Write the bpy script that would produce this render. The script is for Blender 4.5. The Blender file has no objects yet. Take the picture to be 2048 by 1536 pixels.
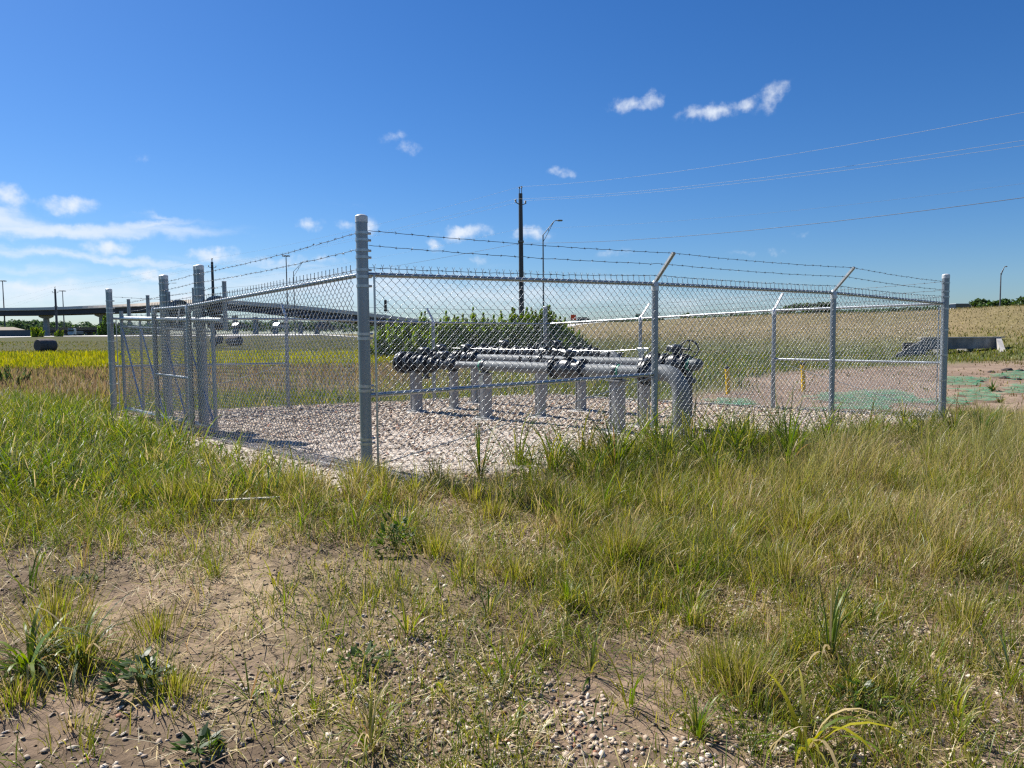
import bpy, math, random
import numpy as np
from mathutils import Vector, Matrix, Quaternion

C = bpy.context.scene.collection
rad = math.radians
rng = np.random.default_rng(11)
random.seed(5)

# ------------------------------------------------------------------ camera
F_PX, PITCH, ROLL, EYE = 1502.0, 0.0659, -0.0094, 1.2614
cp, sp, cr, sr = math.cos(PITCH), math.sin(PITCH), math.cos(ROLL), math.sin(ROLL)
_u0 = Vector((0, sp, cp)); FWD = Vector((0, cp, -sp)); _r0 = Vector((1, 0, 0))
RGT = _r0 * cr + _u0 * sr
UPV = _u0 * cr - _r0 * sr
cam = bpy.data.cameras.new('camera')
cam.sensor_width = 36.0
cam.lens = 36.0 * F_PX / 2048.0
cam.clip_end = 8000.0
cam.clip_start = 0.05
camo = bpy.data.objects.new('camera', cam); C.objects.link(camo)
camo.matrix_world = Matrix(((RGT.x, UPV.x, -FWD.x, 0), (RGT.y, UPV.y, -FWD.y, 0), (RGT.z, UPV.z, -FWD.z, EYE), (0, 0, 0, 1)))
bpy.context.scene.camera = camo


def ray(px, py):
    return FWD + RGT * ((px - 1024) / F_PX) - UPV * ((py - 768) / F_PX)


def at(px, py, y):
    """the point of the place that lies y metres ahead and is seen at this spot of the photograph"""
    d = ray(px, py)
    return Vector((0, 0, EYE)) + d * (y / d.y)


def zat(x, y, py):
    px = 1024 + F_PX * x / y
    d = ray(px, py)
    return EYE + d.z * (y / d.y)


# ------------------------------------------------------------------ light
SUN_EL = rad(46)
SUN_AZ = math.atan2(-0.785, 0.62)          # from +Y towards +X
sdir = Vector((math.sin(SUN_AZ) * math.cos(SUN_EL), math.cos(SUN_AZ) * math.cos(SUN_EL), math.sin(SUN_EL)))
sun = bpy.data.lights.new('sun', 'SUN')
sun.energy = 5.0
sun.angle = rad(0.53)
sun.color = (1.0, 0.955, 0.88)
suno = bpy.data.objects.new('sun', sun); C.objects.link(suno)
suno.rotation_euler = sdir.to_track_quat('Z', 'Y').to_euler()

vs = bpy.context.scene.view_settings
vs.view_transform = 'Standard'; vs.look = 'None'; vs.gamma = 1.0; vs.use_curve_mapping = False
vs.exposure = 0.66
SKY_STRENGTH = 0.085

world = bpy.data.worlds.new('World')
bpy.context.scene.world = world
world.use_nodes = True


def build_sky():
    nt = world.node_tree; nt.nodes.clear()
    N = nt.nodes.new; L = nt.links.new
    out = N('ShaderNodeOutputWorld'); bg = N('ShaderNodeBackground')
    bg.inputs['Strength'].default_value = SKY_STRENGTH
    L(bg.outputs[0], out.inputs[0])
    sky = N('ShaderNodeTexSky'); sky.sky_type = 'NISHITA'; sky.sun_disc = False
    sky.sun_elevation = SUN_EL; sky.sun_rotation = SUN_AZ
    sky.altitude = 200; sky.air_density = 1.0; sky.dust_density = 0.35; sky.ozone_density = 2.2
    hsv = N('ShaderNodeHueSaturation'); hsv.inputs['Saturation'].default_value = 1.22
    hsv.inputs['Value'].default_value = 0.92
    L(sky.outputs[0], hsv.inputs['Color'])
    tc = N('ShaderNodeTexCoord')
    sepc = N('ShaderNodeSeparateColor'); comc = N('ShaderNodeCombineColor'); L(hsv.outputs[0], sepc.inputs[0])
    for ch, (g_, e_) in enumerate(((.375, 1.17), (.595, 1.05), (.90, 1.0))):
        pw = N('ShaderNodeMath'); pw.operation = 'POWER'; L(sepc.outputs[ch], pw.inputs[0]); pw.inputs[1].default_value = e_
        mu = N('ShaderNodeMath'); mu.operation = 'MULTIPLY'; L(pw.outputs[0], mu.inputs[0]); mu.inputs[1].default_value = g_
        L(mu.outputs[0], comc.inputs[ch])
    sep = N('ShaderNodeSeparateXYZ'); L(tc.outputs['Generated'], sep.inputs[0])

    def M(op, a, b=None, c=None, clamp=False):
        n = N('ShaderNodeMath'); n.operation = op; n.use_clamp = clamp
        for i, v in enumerate((a, b, c)):
            if v is None: continue
            if isinstance(v, (int, float)): n.inputs[i].default_value = v
            else: L(v, n.inputs[i])
        return n.outputs[0]
    az = M('ARCTAN2', sep.outputs[0], sep.outputs[1])
    el = M('ARCSINE', sep.outputs[2])
    comb = N('ShaderNodeCombineXYZ'); L(az, comb.inputs[0]); L(el, comb.inputs[1])

    def noise(vec, scale, detail, rough=0.55, stretch=(1, 1, 1)):
        m = N('ShaderNodeMapping'); m.inputs['Scale'].default_value = stretch; L(vec, m.inputs[0])
        n = N('ShaderNodeTexNoise'); n.inputs['Scale'].default_value = scale
        n.inputs['Detail'].default_value = detail; n.inputs['Roughness'].default_value = rough
        L(m.outputs[0], n.inputs['Vector']); return n
    warp = noise(comb.outputs[0], 26, 5, 0.6)
    wv = N('ShaderNodeVectorMath'); wv.operation = 'SUBTRACT'; L(warp.outputs['Color'], wv.inputs[0]); wv.inputs[1].default_value = (0.5, 0.5, 0.5)
    ws = N('ShaderNodeVectorMath'); ws.operation = 'SCALE'; L(wv.outputs[0], ws.inputs[0]); ws.inputs['Scale'].default_value = 0.030
    uv = N('ShaderNodeVectorMath'); uv.operation = 'ADD'; L(comb.outputs[0], uv.inputs[0]); L(ws.outputs[0], uv.inputs[1])
    fbm = noise(comb.outputs[0], 62, 6, 0.54)
    fbw = noise(comb.outputs[0], 30, 5, 0.6, (0.35, 1.7, 1))

    def masses(lst, grow=1.0):
        acc = None
        for (px, py, rx, ry, ang, st) in lst:
            d = ray(px, py).normalized()
            cu, cv = math.atan2(d.x, d.y), math.asin(d.z)
            s = N('ShaderNodeVectorMath'); s.operation = 'SUBTRACT'; L(uv.outputs[0], s.inputs[0]); s.inputs[1].default_value = (cu, cv, 0)
            v = s.outputs[0]
            if ang:
                r = N('ShaderNodeVectorRotate'); r.rotation_type = 'Z_AXIS'; L(v, r.inputs['Vector']); r.inputs['Angle'].default_value = -ang; v = r.outputs[0]
            m = N('ShaderNodeVectorMath'); m.operation = 'MULTIPLY'; L(v, m.inputs[0]); m.inputs[1].default_value = (F_PX / (rx * grow), F_PX / (ry * grow), 0)
            ln = N('ShaderNodeVectorMath'); ln.operation = 'LENGTH'; L(m.outputs[0], ln.inputs[0])
            f = M('MULTIPLY_ADD', ln.outputs['Value'], -st, st, clamp=True)
            acc = f if acc is None else M('MAXIMUM', acc, f)
        return acc
    # puffs: px, py, rx, ry, tilt, strength
    puffs = [(1262, 210, 38, 17, 0, .74), (1303, 202, 26, 17, .2, .74), (1425, 222, 58, 16, .08, .84), (1490, 212, 32, 14, .25, .7), (1543, 188, 40, 19, .5, .8),
             (10, 395, 34, 22, -.4, .95), (138, 412, 44, 16, .1, .85), (218, 494, 38, 14, 0, .95), (425, 508, 48, 15, 0, 1.0), (297, 548, 42, 11, 0, .9),
             (622, 448, 26, 15, 0, .7), (735, 448, 30, 18, .2, .75), (690, 446, 22, 10, 0, .5), (930, 463, 52, 16, .12, 1.0), (870, 488, 16, 12, 0, .7), (1065, 468, 40, 14, 0, .85),
             (790, 278, 26, 12, 0, .42), (820, 298, 26, 12, 0, .42), (1125, 343, 32, 10, 0, .55), (1230, 506, 34, 11, .1, .5), (1487, 506, 22, 7, 0, .4), (1550, 500, 18, 8, 0, .36), (1603, 466, 18, 8, 0, .35),
             (285, 322, 22, 10, 0, .25), (960, 520, 26, 9, 0, .4), (60, 575, 70, 12, .05, .8), (380, 590, 60, 12, 0, .7), (560, 520, 60, 12, 0, .5), (650, 520, 40, 10, 0, .45)]
    pm = masses(puffs, 1.3)
    pd = M('ADD', pm, M('MULTIPLY_ADD', fbm.outputs['Fac'], 1.5, -0.75))
    mr = N('ShaderNodeMapRange'); mr.interpolation_type = 'SMOOTHSTEP'; L(pd, mr.inputs[0])
    mr.inputs[1].default_value = 0.02; mr.inputs[2].default_value = 1.15; mr.inputs[4].default_value = 0.92
    gate = M('MULTIPLY', pm, 4.5, clamp=True)
    pden = M('MULTIPLY', mr.outputs[0], gate)
    # long thin cirrus and the pale bank over the horizon
    cirrus = [(120, 462, 330, 17, .05, .95), (300, 452, 120, 13, .12, .8), (0, 445, 110, 26, -.1, .9), (330, 438, 80, 9, -.1, .55), (200, 515, 330, 12, -.10, .75),
              (20, 496, 120, 14, -.06, .6), (560, 532, 300, 16, -.03, .5), (700, 412, 60, 5, 0, .22), (1900, 375, 120, 4, .1, .12),
              (150, 590, 460, 44, 0, .8), (650, 575, 460, 62, 0, .72), (1000, 592, 460, 52, 0, .66), (1350, 600, 380, 40, 0, .45), (60, 540, 160, 16, 0, .5)]
    cm = masses(cirrus, 1.15)
    cdn = M('ADD', cm, M('MULTIPLY_ADD', fbw.outputs['Fac'], 1.1, -0.55))
    mc = N('ShaderNodeMapRange'); mc.interpolation_type = 'SMOOTHSTEP'; L(cdn, mc.inputs[0])
    mc.inputs[1].default_value = 0.0; mc.inputs[2].default_value = 1.0; mc.inputs[4].default_value = 0.8
    cden = M('MULTIPLY', mc.outputs[0], M('MULTIPLY', cm, 2.4, clamp=True))
    den = M('SUBTRACT', 1.0, M('MULTIPLY', M('SUBTRACT', 1.0, pden), M('SUBTRACT', 1.0, cden)))
    mix = N('ShaderNodeMixRGB'); L(den, mix.inputs[0]); L(comc.outputs[0], mix.inputs[1])
    mix.inputs[2].default_value = (6.4, 6.9, 7.6, 1)
    L(mix.outputs[0], bg.inputs['Color'])


build_sky()

# ------------------------------------------------------------------ helpers
ORG = {}


def link(o, parent=None):
    C.objects.link(o)
    if parent is not None: o.parent = parent
    return o


def tag(o, label=None, cat=None, group=None, kind=None):
    if label: o['label'] = label
    if cat: o['category'] = cat
    if group: o['group'] = group
    if kind: o['kind'] = kind
    return o


def thing(name, loc, label, cat, group=None):
    o = bpy.data.objects.new(name, None); C.objects.link(o)
    o.empty_display_size = 0.2
    o.location = loc
    ORG[o.name] = Vector(loc)
    return tag(o, label, cat, group)


def mesh_np(name, verts, faces_flat, loop_tot, mat, parent=None, colors=None, smooth=False, origin=None):
    me = bpy.data.meshes.new(name)
    V = np.asarray(verts, dtype=np.float32).reshape(-1, 3)
    if origin is not None: V = V - np.array(origin, dtype=np.float32)
    fl = np.asarray(faces_flat, dtype=np.int32); lt = np.asarray(loop_tot, dtype=np.int32)
    ls = np.concatenate(([0], np.cumsum(lt)[:-1])).astype(np.int32)
    me.vertices.add(len(V)); me.vertices.foreach_set('co', V.ravel())
    me.loops.add(len(fl)); me.loops.foreach_set('vertex_index', fl)
    me.polygons.add(len(lt)); me.polygons.foreach_set('loop_start', ls); me.polygons.foreach_set('loop_total', lt)
    if smooth: me.polygons.foreach_set('use_smooth', np.ones(len(lt), dtype=bool))
    if colors is not None:
        a = me.color_attributes.new('Col', 'FLOAT_COLOR', 'POINT')
        cc = np.ones((len(V), 4), dtype=np.float32); cc[:, :colors.shape[1]] = colors
        a.data.foreach_set('color', cc.ravel())
    me.materials.append(mat)
    me.update(calc_edges=True); me.validate()
    o = bpy.data.objects.new(name, me)
    return link(o, parent)


class MB:
    def __init__(s): s.v = []; s.f = []; s.sm = []

    def add(s, vs_, fs, smooth=False):
        b = len(s.v); s.v += [tuple(v) for v in vs_]
        s.f += [tuple(i + b for i in f) for f in fs]; s.sm += [smooth] * len(fs); return s

    def poly(s, pts, r, n=10, caps=True, r2=None, closed=False):
        """a tube along points; r may be one radius or one per point"""
        pts = [Vector(p) for p in pts]; m = len(pts)
        rs = list(r) if isinstance(r, (list, tuple)) else [r + ((r2 - r) * i / max(1, m - 1) if r2 is not None else 0) for i in range(m)]
        vs_, fs = [], []
        nrm = None
        for i, p in enumerate(pts):
            a = pts[(i - 1) % m] if (closed or i > 0) else p
            b = pts[(i + 1) % m] if (closed or i < m - 1) else p
            t = (b - a)
            if t.length < 1e-9: t = Vector((0, 0, 1))
            t.normalize()
            if nrm is None:
                nrm = t.cross(Vector((0, 0, 1)) if abs(t.z) < .9 else Vector((1, 0, 0))).normalized()
            nrm = (nrm - t * nrm.dot(t)).normalized()
            bn = t.cross(nrm)
            for k in range(n):
                an = 2 * math.pi * k / n
                vs_.append(p + (nrm * math.cos(an) + bn * math.sin(an)) * rs[i])
        for i in range(m if closed else m - 1):
            i2 = (i + 1) % m
            for k in range(n):
                fs.append((i * n + k, i * n + (k + 1) % n, i2 * n + (k + 1) % n, i2 * n + k))
        s.add(vs_, fs, True)
        if caps and not closed:
            s.add([vs_[k] for k in range(n)], [tuple(range(n - 1, -1, -1))])
            s.add([vs_[(m - 1) * n + k] for k in range(n)], [tuple(range(n))])
        return s

    def tube(s, a, b, r, n=12, r2=None, caps=True): return s.poly([a, b], r, n, caps, r2)

    def lathe(s, base, axis, prof, n=20):
        """prof: list of (distance along axis, radius)"""
        base = Vector(base); axis = Vector(axis).normalized()
        x = axis.cross(Vector((0, 0, 1)) if abs(axis.z) < .9 else Vector((1, 0, 0))).normalized(); y = axis.cross(x)
        for (t0, r0), (t1, r1) in zip(prof[:-1], prof[1:]):
            ring = []
            for (t, r) in ((t0, r0), (t1, r1)):
                ring += [base + axis * t + (x * math.cos(2 * math.pi * k / n) + y * math.sin(2 * math.pi * k / n)) * max(r, 1e-4) for k in range(n)]
            s.add(ring, [(k, (k + 1) % n, n + (k + 1) % n, n + k) for k in range(n)], True)
        return s

    def box(s, c, size, rot=None, bev=0.0):
        c = Vector(c); hx, hy, hz = [q / 2 for q in size]
        R = rot if rot is not None else Matrix.Identity(3)
        if bev <= 0:
            vs_ = [c + R @ Vector((x * hx, y * hy, z * hz)) for x in (-1, 1) for y in (-1, 1) for z in (-1, 1)]
            s.add(vs_, [(0, 1, 3, 2), (4, 6, 7, 5), (0, 4, 5, 1), (2, 3, 7, 6), (0, 2, 6, 4), (1, 5, 7, 3)])
        else:
            b = min(bev, hx * .9, hy * .9, hz * .9)
            ring = lambda ox, oy, z: [c + R @ Vector(q) for q in ((ox - 0 * b, -oy + b, z), (ox, oy - b, z), (ox - b, oy, z), (-ox + b, oy, z), (-ox, oy - b, z), (-ox, -oy + b, z), (-ox + b, -oy, z), (ox - b, -oy, z))]
            zs = [(hx - b, hy - b, -hz), (hx, hy, -hz + b), (hx, hy, hz - b), (hx - b, hy - b, hz)]
            vs_ = []
            for (ox, oy, z) in zs: vs_ += ring(ox, oy, z)
            fs = [tuple(range(7, -1, -1)), tuple(range(24, 32))]
            for i in range(3):
                for k in range(8): fs.append((i * 8 + k, i * 8 + (k + 1) % 8, (i + 1) * 8 + (k + 1) % 8, (i + 1) * 8 + k))
            s.add(vs_, fs)
        return s

    def prism(s, prof, a, b):
        """closed outline given as points (local x,y vectors already in space at a), swept by b-a"""
        d = Vector(b) - Vector(a); n = len(prof)
        vs_ = [Vector(p) for p in prof] + [Vector(p) + d for p in prof]
        s.add(vs_, [tuple(range(n - 1, -1, -1)), tuple(range(n, 2 * n))] + [(k, (k + 1) % n, n + (k + 1) % n, n + k) for k in range(n)])
        return s

    def build(s, name, mat, parent=None, root=None):
        me = bpy.data.meshes.new(name)
        org = ORG.get(root.name if root else (parent.name if parent else ''), Vector((0, 0, 0)))
        me.from_pydata([tuple(Vector(v) - org) for v in s.v], [], s.f)
        me.polygons.foreach_set('use_smooth', s.sm)
        me.materials.append(mat); me.update()
        o = bpy.data.objects.new(name, me)
        link(o, parent)
        ORG[o.name] = org
        return o


def solo(o, loc):
    """put a one-mesh thing's origin at its foot"""
    me = o.data; loc = Vector(loc)
    me.transform(Matrix.Translation(-loc)); o.location = loc; ORG[o.name] = loc
    return o


# value noise in numpy
_perm = np.random.default_rng(3).random((256, 256)).astype(np.float64)


def vn(x, y, sc, seed=0):
    x = np.asarray(x, float) / sc + seed * 17.37; y = np.asarray(y, float) / sc + seed * 9.71
    xi = np.floor(x).astype(int); yi = np.floor(y).astype(int); fx = x - xi; fy = y - yi
    fx = fx * fx * (3 - 2 * fx); fy = fy * fy * (3 - 2 * fy)
    g = lambda i, j: _perm[i & 255, j & 255]
    return (g(xi, yi) * (1 - fx) + g(xi + 1, yi) * fx) * (1 - fy) + (g(xi, yi + 1) * (1 - fx) + g(xi + 1, yi + 1) * fx) * fy


def fb(x, y, sc, seed=0, o=4):
    t = 0; a = 1; n = 0
    for k in range(o):
        t = t + a * vn(x, y, sc / 2 ** k, seed + k * 3); n += a; a *= .55
    return t / n


def ss(a, b, x):
    t = np.clip((np.asarray(x, float) - a) / (b - a), 0, 1); return t * t * (3 - 2 * t)


# ------------------------------------------------------------------ materials
def mat(name):
    m = bpy.data.materials.new(name); m.use_nodes = True
    return m, m.node_tree, m.node_tree.nodes['Principled BSDF']


def simple(name, col, rough=.6, metal=0.0, var=.25, scale=6.0, bump=0.0, bscale=60.0, spec=0.5, streak=None):
    m, nt, p = mat(name); N = nt.nodes.new; L = nt.links.new
    tc = N('ShaderNodeTexCoord')
    n = N('ShaderNodeTexNoise'); n.inputs['Scale'].default_value = scale; n.inputs['Detail'].default_value = 6
    if streak:
        mp = N('ShaderNodeMapping'); mp.inputs['Scale'].default_value = streak; L(tc.outputs['Object'], mp.inputs[0]); L(mp.outputs[0], n.inputs['Vector'])
    else: L(tc.outputs['Object'], n.inputs['Vector'])
    cr_ = N('ShaderNodeValToRGB')
    cr_.color_ramp.elements[0].position = .3; cr_.color_ramp.elements[1].position = .72
    cr_.color_ramp.elements[0].color = tuple(c * (1 - var) for c in col) + (1,)
    cr_.color_ramp.elements[1].color = tuple(min(1, c * (1 + var)) for c in col) + (1,)
    L(n.outputs['Fac'], cr_.inputs[0]); L(cr_.outputs[0], p.inputs['Base Color'])
    mr = N('ShaderNodeMapRange'); mr.inputs[3].default_value = max(.05, rough - .1); mr.inputs[4].default_value = min(1, rough + .1)
    L(n.outputs['Fac'], mr.inputs[0]); L(mr.outputs[0], p.inputs['Roughness'])
    p.inputs['Metallic'].default_value = metal
    p.inputs['Specular IOR Level'].default_value = spec
    if bump:
        b = N('ShaderNodeBump'); b.inputs['Strength'].default_value = bump; b.inputs['Distance'].default_value = .01
        n2 = N('ShaderNodeTexNoise'); n2.inputs['Scale'].default_value = bscale; n2.inputs['Detail'].default_value = 5
        L(tc.outputs['Object'], n2.inputs['Vector']); L(n2.outputs['Fac'], b.inputs['Height']); L(b.outputs[0], p.inputs['Normal'])
    return m


M_GALV = simple('galvanised_steel', (.30, .33, .345), .48, .8, .22, 9, .05, 90, streak=(1, 1, .12))
M_RAIL = simple('galvanised_rail', (.38, .41, .425), .40, .9, .18, 14, .03, 60)
M_WIRE = simple('galvanised_wire', (.42, .44, .445), .40, .9, .15, 3)
M_BARB = simple('barbed_wire_steel', (.13, .135, .14), .45, .9, .25, 30)  # backlit darkness put into the steel colour
M_CAP = simple('cast_cap', (.60, .62, .62), .42, .2, .15, 30)
M_BAND = simple('steel_band', (.44, .455, .455), .38, .9, .15, 30)
M_BLUE = simple('blue_grey_rod', (.25, .34, .46), .42, .6, .25, 40)
M_PIPE = simple('grey_pipe_paint', (.165, .180, .187), .60, 0, .24, 5, .03, 40, .3)
M_PIPE_D = simple('dark_pipe_paint', (.06, .072, .08), .5, 0, .25, 8)
M_VALVE = simple('dark_valve_paint', (.028, .034, .042), .36, 0, .3, 20)
M_SUPP = simple('grey_support_paint', (.27, .275, .272), .55, 0, .18, 6, .03, 50, streak=(1, 1, .2))
M_PLATE = simple('stainless', (.62, .63, .62), .3, .9, .15, 30)
M_GREEN = simple('green_tape', (.02, .22, .13), .5, 0, .3, 30)
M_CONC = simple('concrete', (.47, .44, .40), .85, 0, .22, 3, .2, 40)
M_CONC_D = simple('dark_weathered_concrete', (.25, .24, .22), .9, 0, .45, 2.2, .3, 20, streak=(1, 1, .35))
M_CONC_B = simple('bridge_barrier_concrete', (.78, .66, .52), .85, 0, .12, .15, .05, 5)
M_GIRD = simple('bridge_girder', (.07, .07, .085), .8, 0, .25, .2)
M_PIER = simple('bridge_pier', (.46, .43, .40), .85, 0, .12, .3)
M_RUB = simple('black_rubber', (.012, .013, .015), .42, 0, .3, 30)
M_YEL = simple('yellow_plastic', (.82, .52, .005), .45, 0, .12, 12)
M_BLK = simple('black_plastic', (.02, .02, .02), .5, 0, .2, 20)
M_WOODP = simple('dark_pole', (.055, .06, .07), .6, .2, .35, 5, .1, 20, streak=(1, 1, .1))
M_LINE = simple('aluminium_line', (.30, .31, .32), .6, .3, .1, 3)
M_LINED = simple('black_line', (.05, .05, .055), .5, 0, .1, 3)
M_LAMP = simple('lamp_pole_steel', (.16, .17, .18), .5, .4, .2, 4)
M_BALE = simple('black_weathered_hay', (.12, .10, .09), .95, 0, .5, 9, .5, 35)
M_BALET = simple('pale_hay', (.25, .22, .18), .95, 0, .35, 12, .5, 40)  # paler hay for the side of the pale bale
M_ORNG = simple('orange_sign', (.75, .09, .02), .5, 0, .08, 6)
M_SGRN = simple('green_sign', (.01, .16, .09), .5, 0, .1, 3)
M_WHITE = simple('white_paint', (.75, .75, .73), .5, 0, .1, 6)
M_LATH = simple('white_wood', (.66, .62, .54), .7, 0, .2, 25, .1, 60)
M_GLASS = simple('car_glass', (.02, .025, .03), .12, 0, .1, 4)
M_TYRE = simple('tyre', (.015, .015, .016), .8, 0, .2, 30)
M_BARK = simple('bark', (.09, .07, .05), .9, 0, .4, 12, .4, 40)
M_ROAD = simple('concrete_road', (.62, .60, .56), .85, 0, .10, .5, .05, 12)
M_WALLG = simple('retaining_wall_concrete', (.15, .155, .17), .9, 0, .2, .15)
M_SLOPE = simple('concrete_riprap', (.24, .20, .145), .9, 0, .2, .1)
M_HOLE = simple('culvert_inside_shade', (.05, .05, .05), .95, 0, .3, 3)
M_CLOD = simple('dark_soil_clod', (.075, .058, .048), .95, 0, .4, 12, .6, 30)


def foliage(name, trans=.45, gloss=.08, rough=.45):
    m, nt, p = mat(name); N = nt.nodes.new; L = nt.links.new
    nt.nodes.remove(p); out = nt.nodes['Material Output']
    a = N('ShaderNodeAttribute'); a.attribute_name = 'Col'
    d = N('ShaderNodeBsdfDiffuse'); t = N('ShaderNodeBsdfTranslucent'); g = N('ShaderNodeBsdfGlossy')
    g.inputs['Roughness'].default_value = rough
    hs = N('ShaderNodeHueSaturation'); hs.inputs['Saturation'].default_value = 1.12; hs.inputs['Value'].default_value = 1.15
    L(a.outputs['Color'], d.inputs['Color']); L(a.outputs['Color'], hs.inputs['Color']); L(hs.outputs[0], t.inputs['Color'])
    x = N('ShaderNodeMixShader'); x.inputs[0].default_value = trans; L(d.outputs[0], x.inputs[1]); L(t.outputs[0], x.inputs[2])
    y = N('ShaderNodeMixShader'); y.inputs[0].default_value = gloss; L(x.outputs[0], y.inputs[1]); L(g.outputs[0], y.inputs[2])
    L(y.outputs[0], out.inputs[0])
    return m


M_LEAF = foliage('grass_blade', .50, .03, .42)
M_DEAD = foliage('dead_straw', .2, .03, .6)
M_TREE = foliage('tree_leaf', .38, .05, .5)
M_BUSH = foliage('bush_leaf', .52, .03, .5)


def stone_mat():
    m, nt, p = mat('limestone_pebble'); N = nt.nodes.new; L = nt.links.new
    a = N('ShaderNodeAttribute'); a.attribute_name = 'Col'
    L(a.outputs['Color'], p.inputs['Base Color']); p.inputs['Roughness'].default_value = .8
    return m


M_STONE = stone_mat()

# ------------------------------------------------------------------ plan of the place
PA, PB, PC, PD = Vector((-1.30, 6.63)), Vector((6.58, 11.44)), Vector((.81, 18.09)), Vector((-7.07, 13.28))
QUAD = [PA, PB, PC, PD]


def quad_sd(x, y, grow=0.0):
    d = None
    for a, b in ((PA, PB), (PB, PC), (PC, PD), (PD, PA)):
        t = (b - a).normalized(); nx, ny = t.y, -t.x
        e = (x - a.x) * nx + (y - a.y) * ny - grow
        d = e if d is None else np.maximum(d, e)
    return d


def ridge_s(x, y): return x * .956 + y * .293 - 63.8


def gz_base(x, y):
    x = np.asarray(x, float); y = np.asarray(y, float)
    z = -0.30 + 0.25 * ss(1.5, 6.5, y) * (1 - ss(9, 17, y))
    pad = -.0008 * (x + 1.3) - .022 * (y - 6.63)
    w = 1 - ss(.25, 1.5, quad_sd(x, y))
    z = z * (1 - w) + pad * w
    # low weedy rim along the outside of the front fence
    t = (PB - PA).normalized(); dn = (x - PA.x) * t.y - (y - PA.y) * t.x; al = (x - PA.x) * t.x + (y - PA.y) * t.y
    z = z + .03 * np.exp(-((dn - .75) / .45) ** 2) * ss(1.0, 2.2, al) * (1 - ss(8.3, 9.2, al))
    # far field lifts towards the road on the left and behind the bush
    dist = np.sqrt(x * x + y * y); s = ridge_s(x, y)
    lift = (1 - ss(-60, -30, s))
    z = z + lift * (2.05 * ss(80, 166, y) + 1.2 * ss(160, 420, y))
    # embankment on the right
    z = z + 3.75 * ss(-30, -1, s) - 1.9 * ss(2, 14, s)
    # undulation
    z = z + (1 - w) * (.10 * (fb(x, y, 3.0, 2, 3) - .5) * ss(0, 3, dist) + .35 * (vn(x, y, 18, 5) - .5) * ss(22, 60, dist))
    return z


def gz(x, y):
    x = np.asarray(x, float); y = np.asarray(y, float)
    near = 1 - ss(14, 24, np.hypot(x, y))
    w = 1 - ss(.15, .9, quad_sd(x, y))
    return gz_base(x, y) + near * (.045 * (fb(x, y, .55, 7, 3) - .5) * (1 - .7 * w) + .012 * (vn(x, y, .14, 9) - .5))


def g1(x, y): return float(gz(np.array([x]), np.array([y]))[0])


# ------------------------------------------------------------------ ground sheet
def axis_pts(lo, hi, step, far_lo, far_hi, ratio=1.13):
    mid = list(np.arange(lo, hi + 1e-6, step)); a = []; b = []
    s = step; v = lo
    while v > far_lo: s *= ratio; v -= s; a.append(v)
    s = step; v = mid[-1]
    while v < far_hi: s *= ratio; v += s; b.append(v)
    return np.array(a[::-1] + mid + b)


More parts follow.
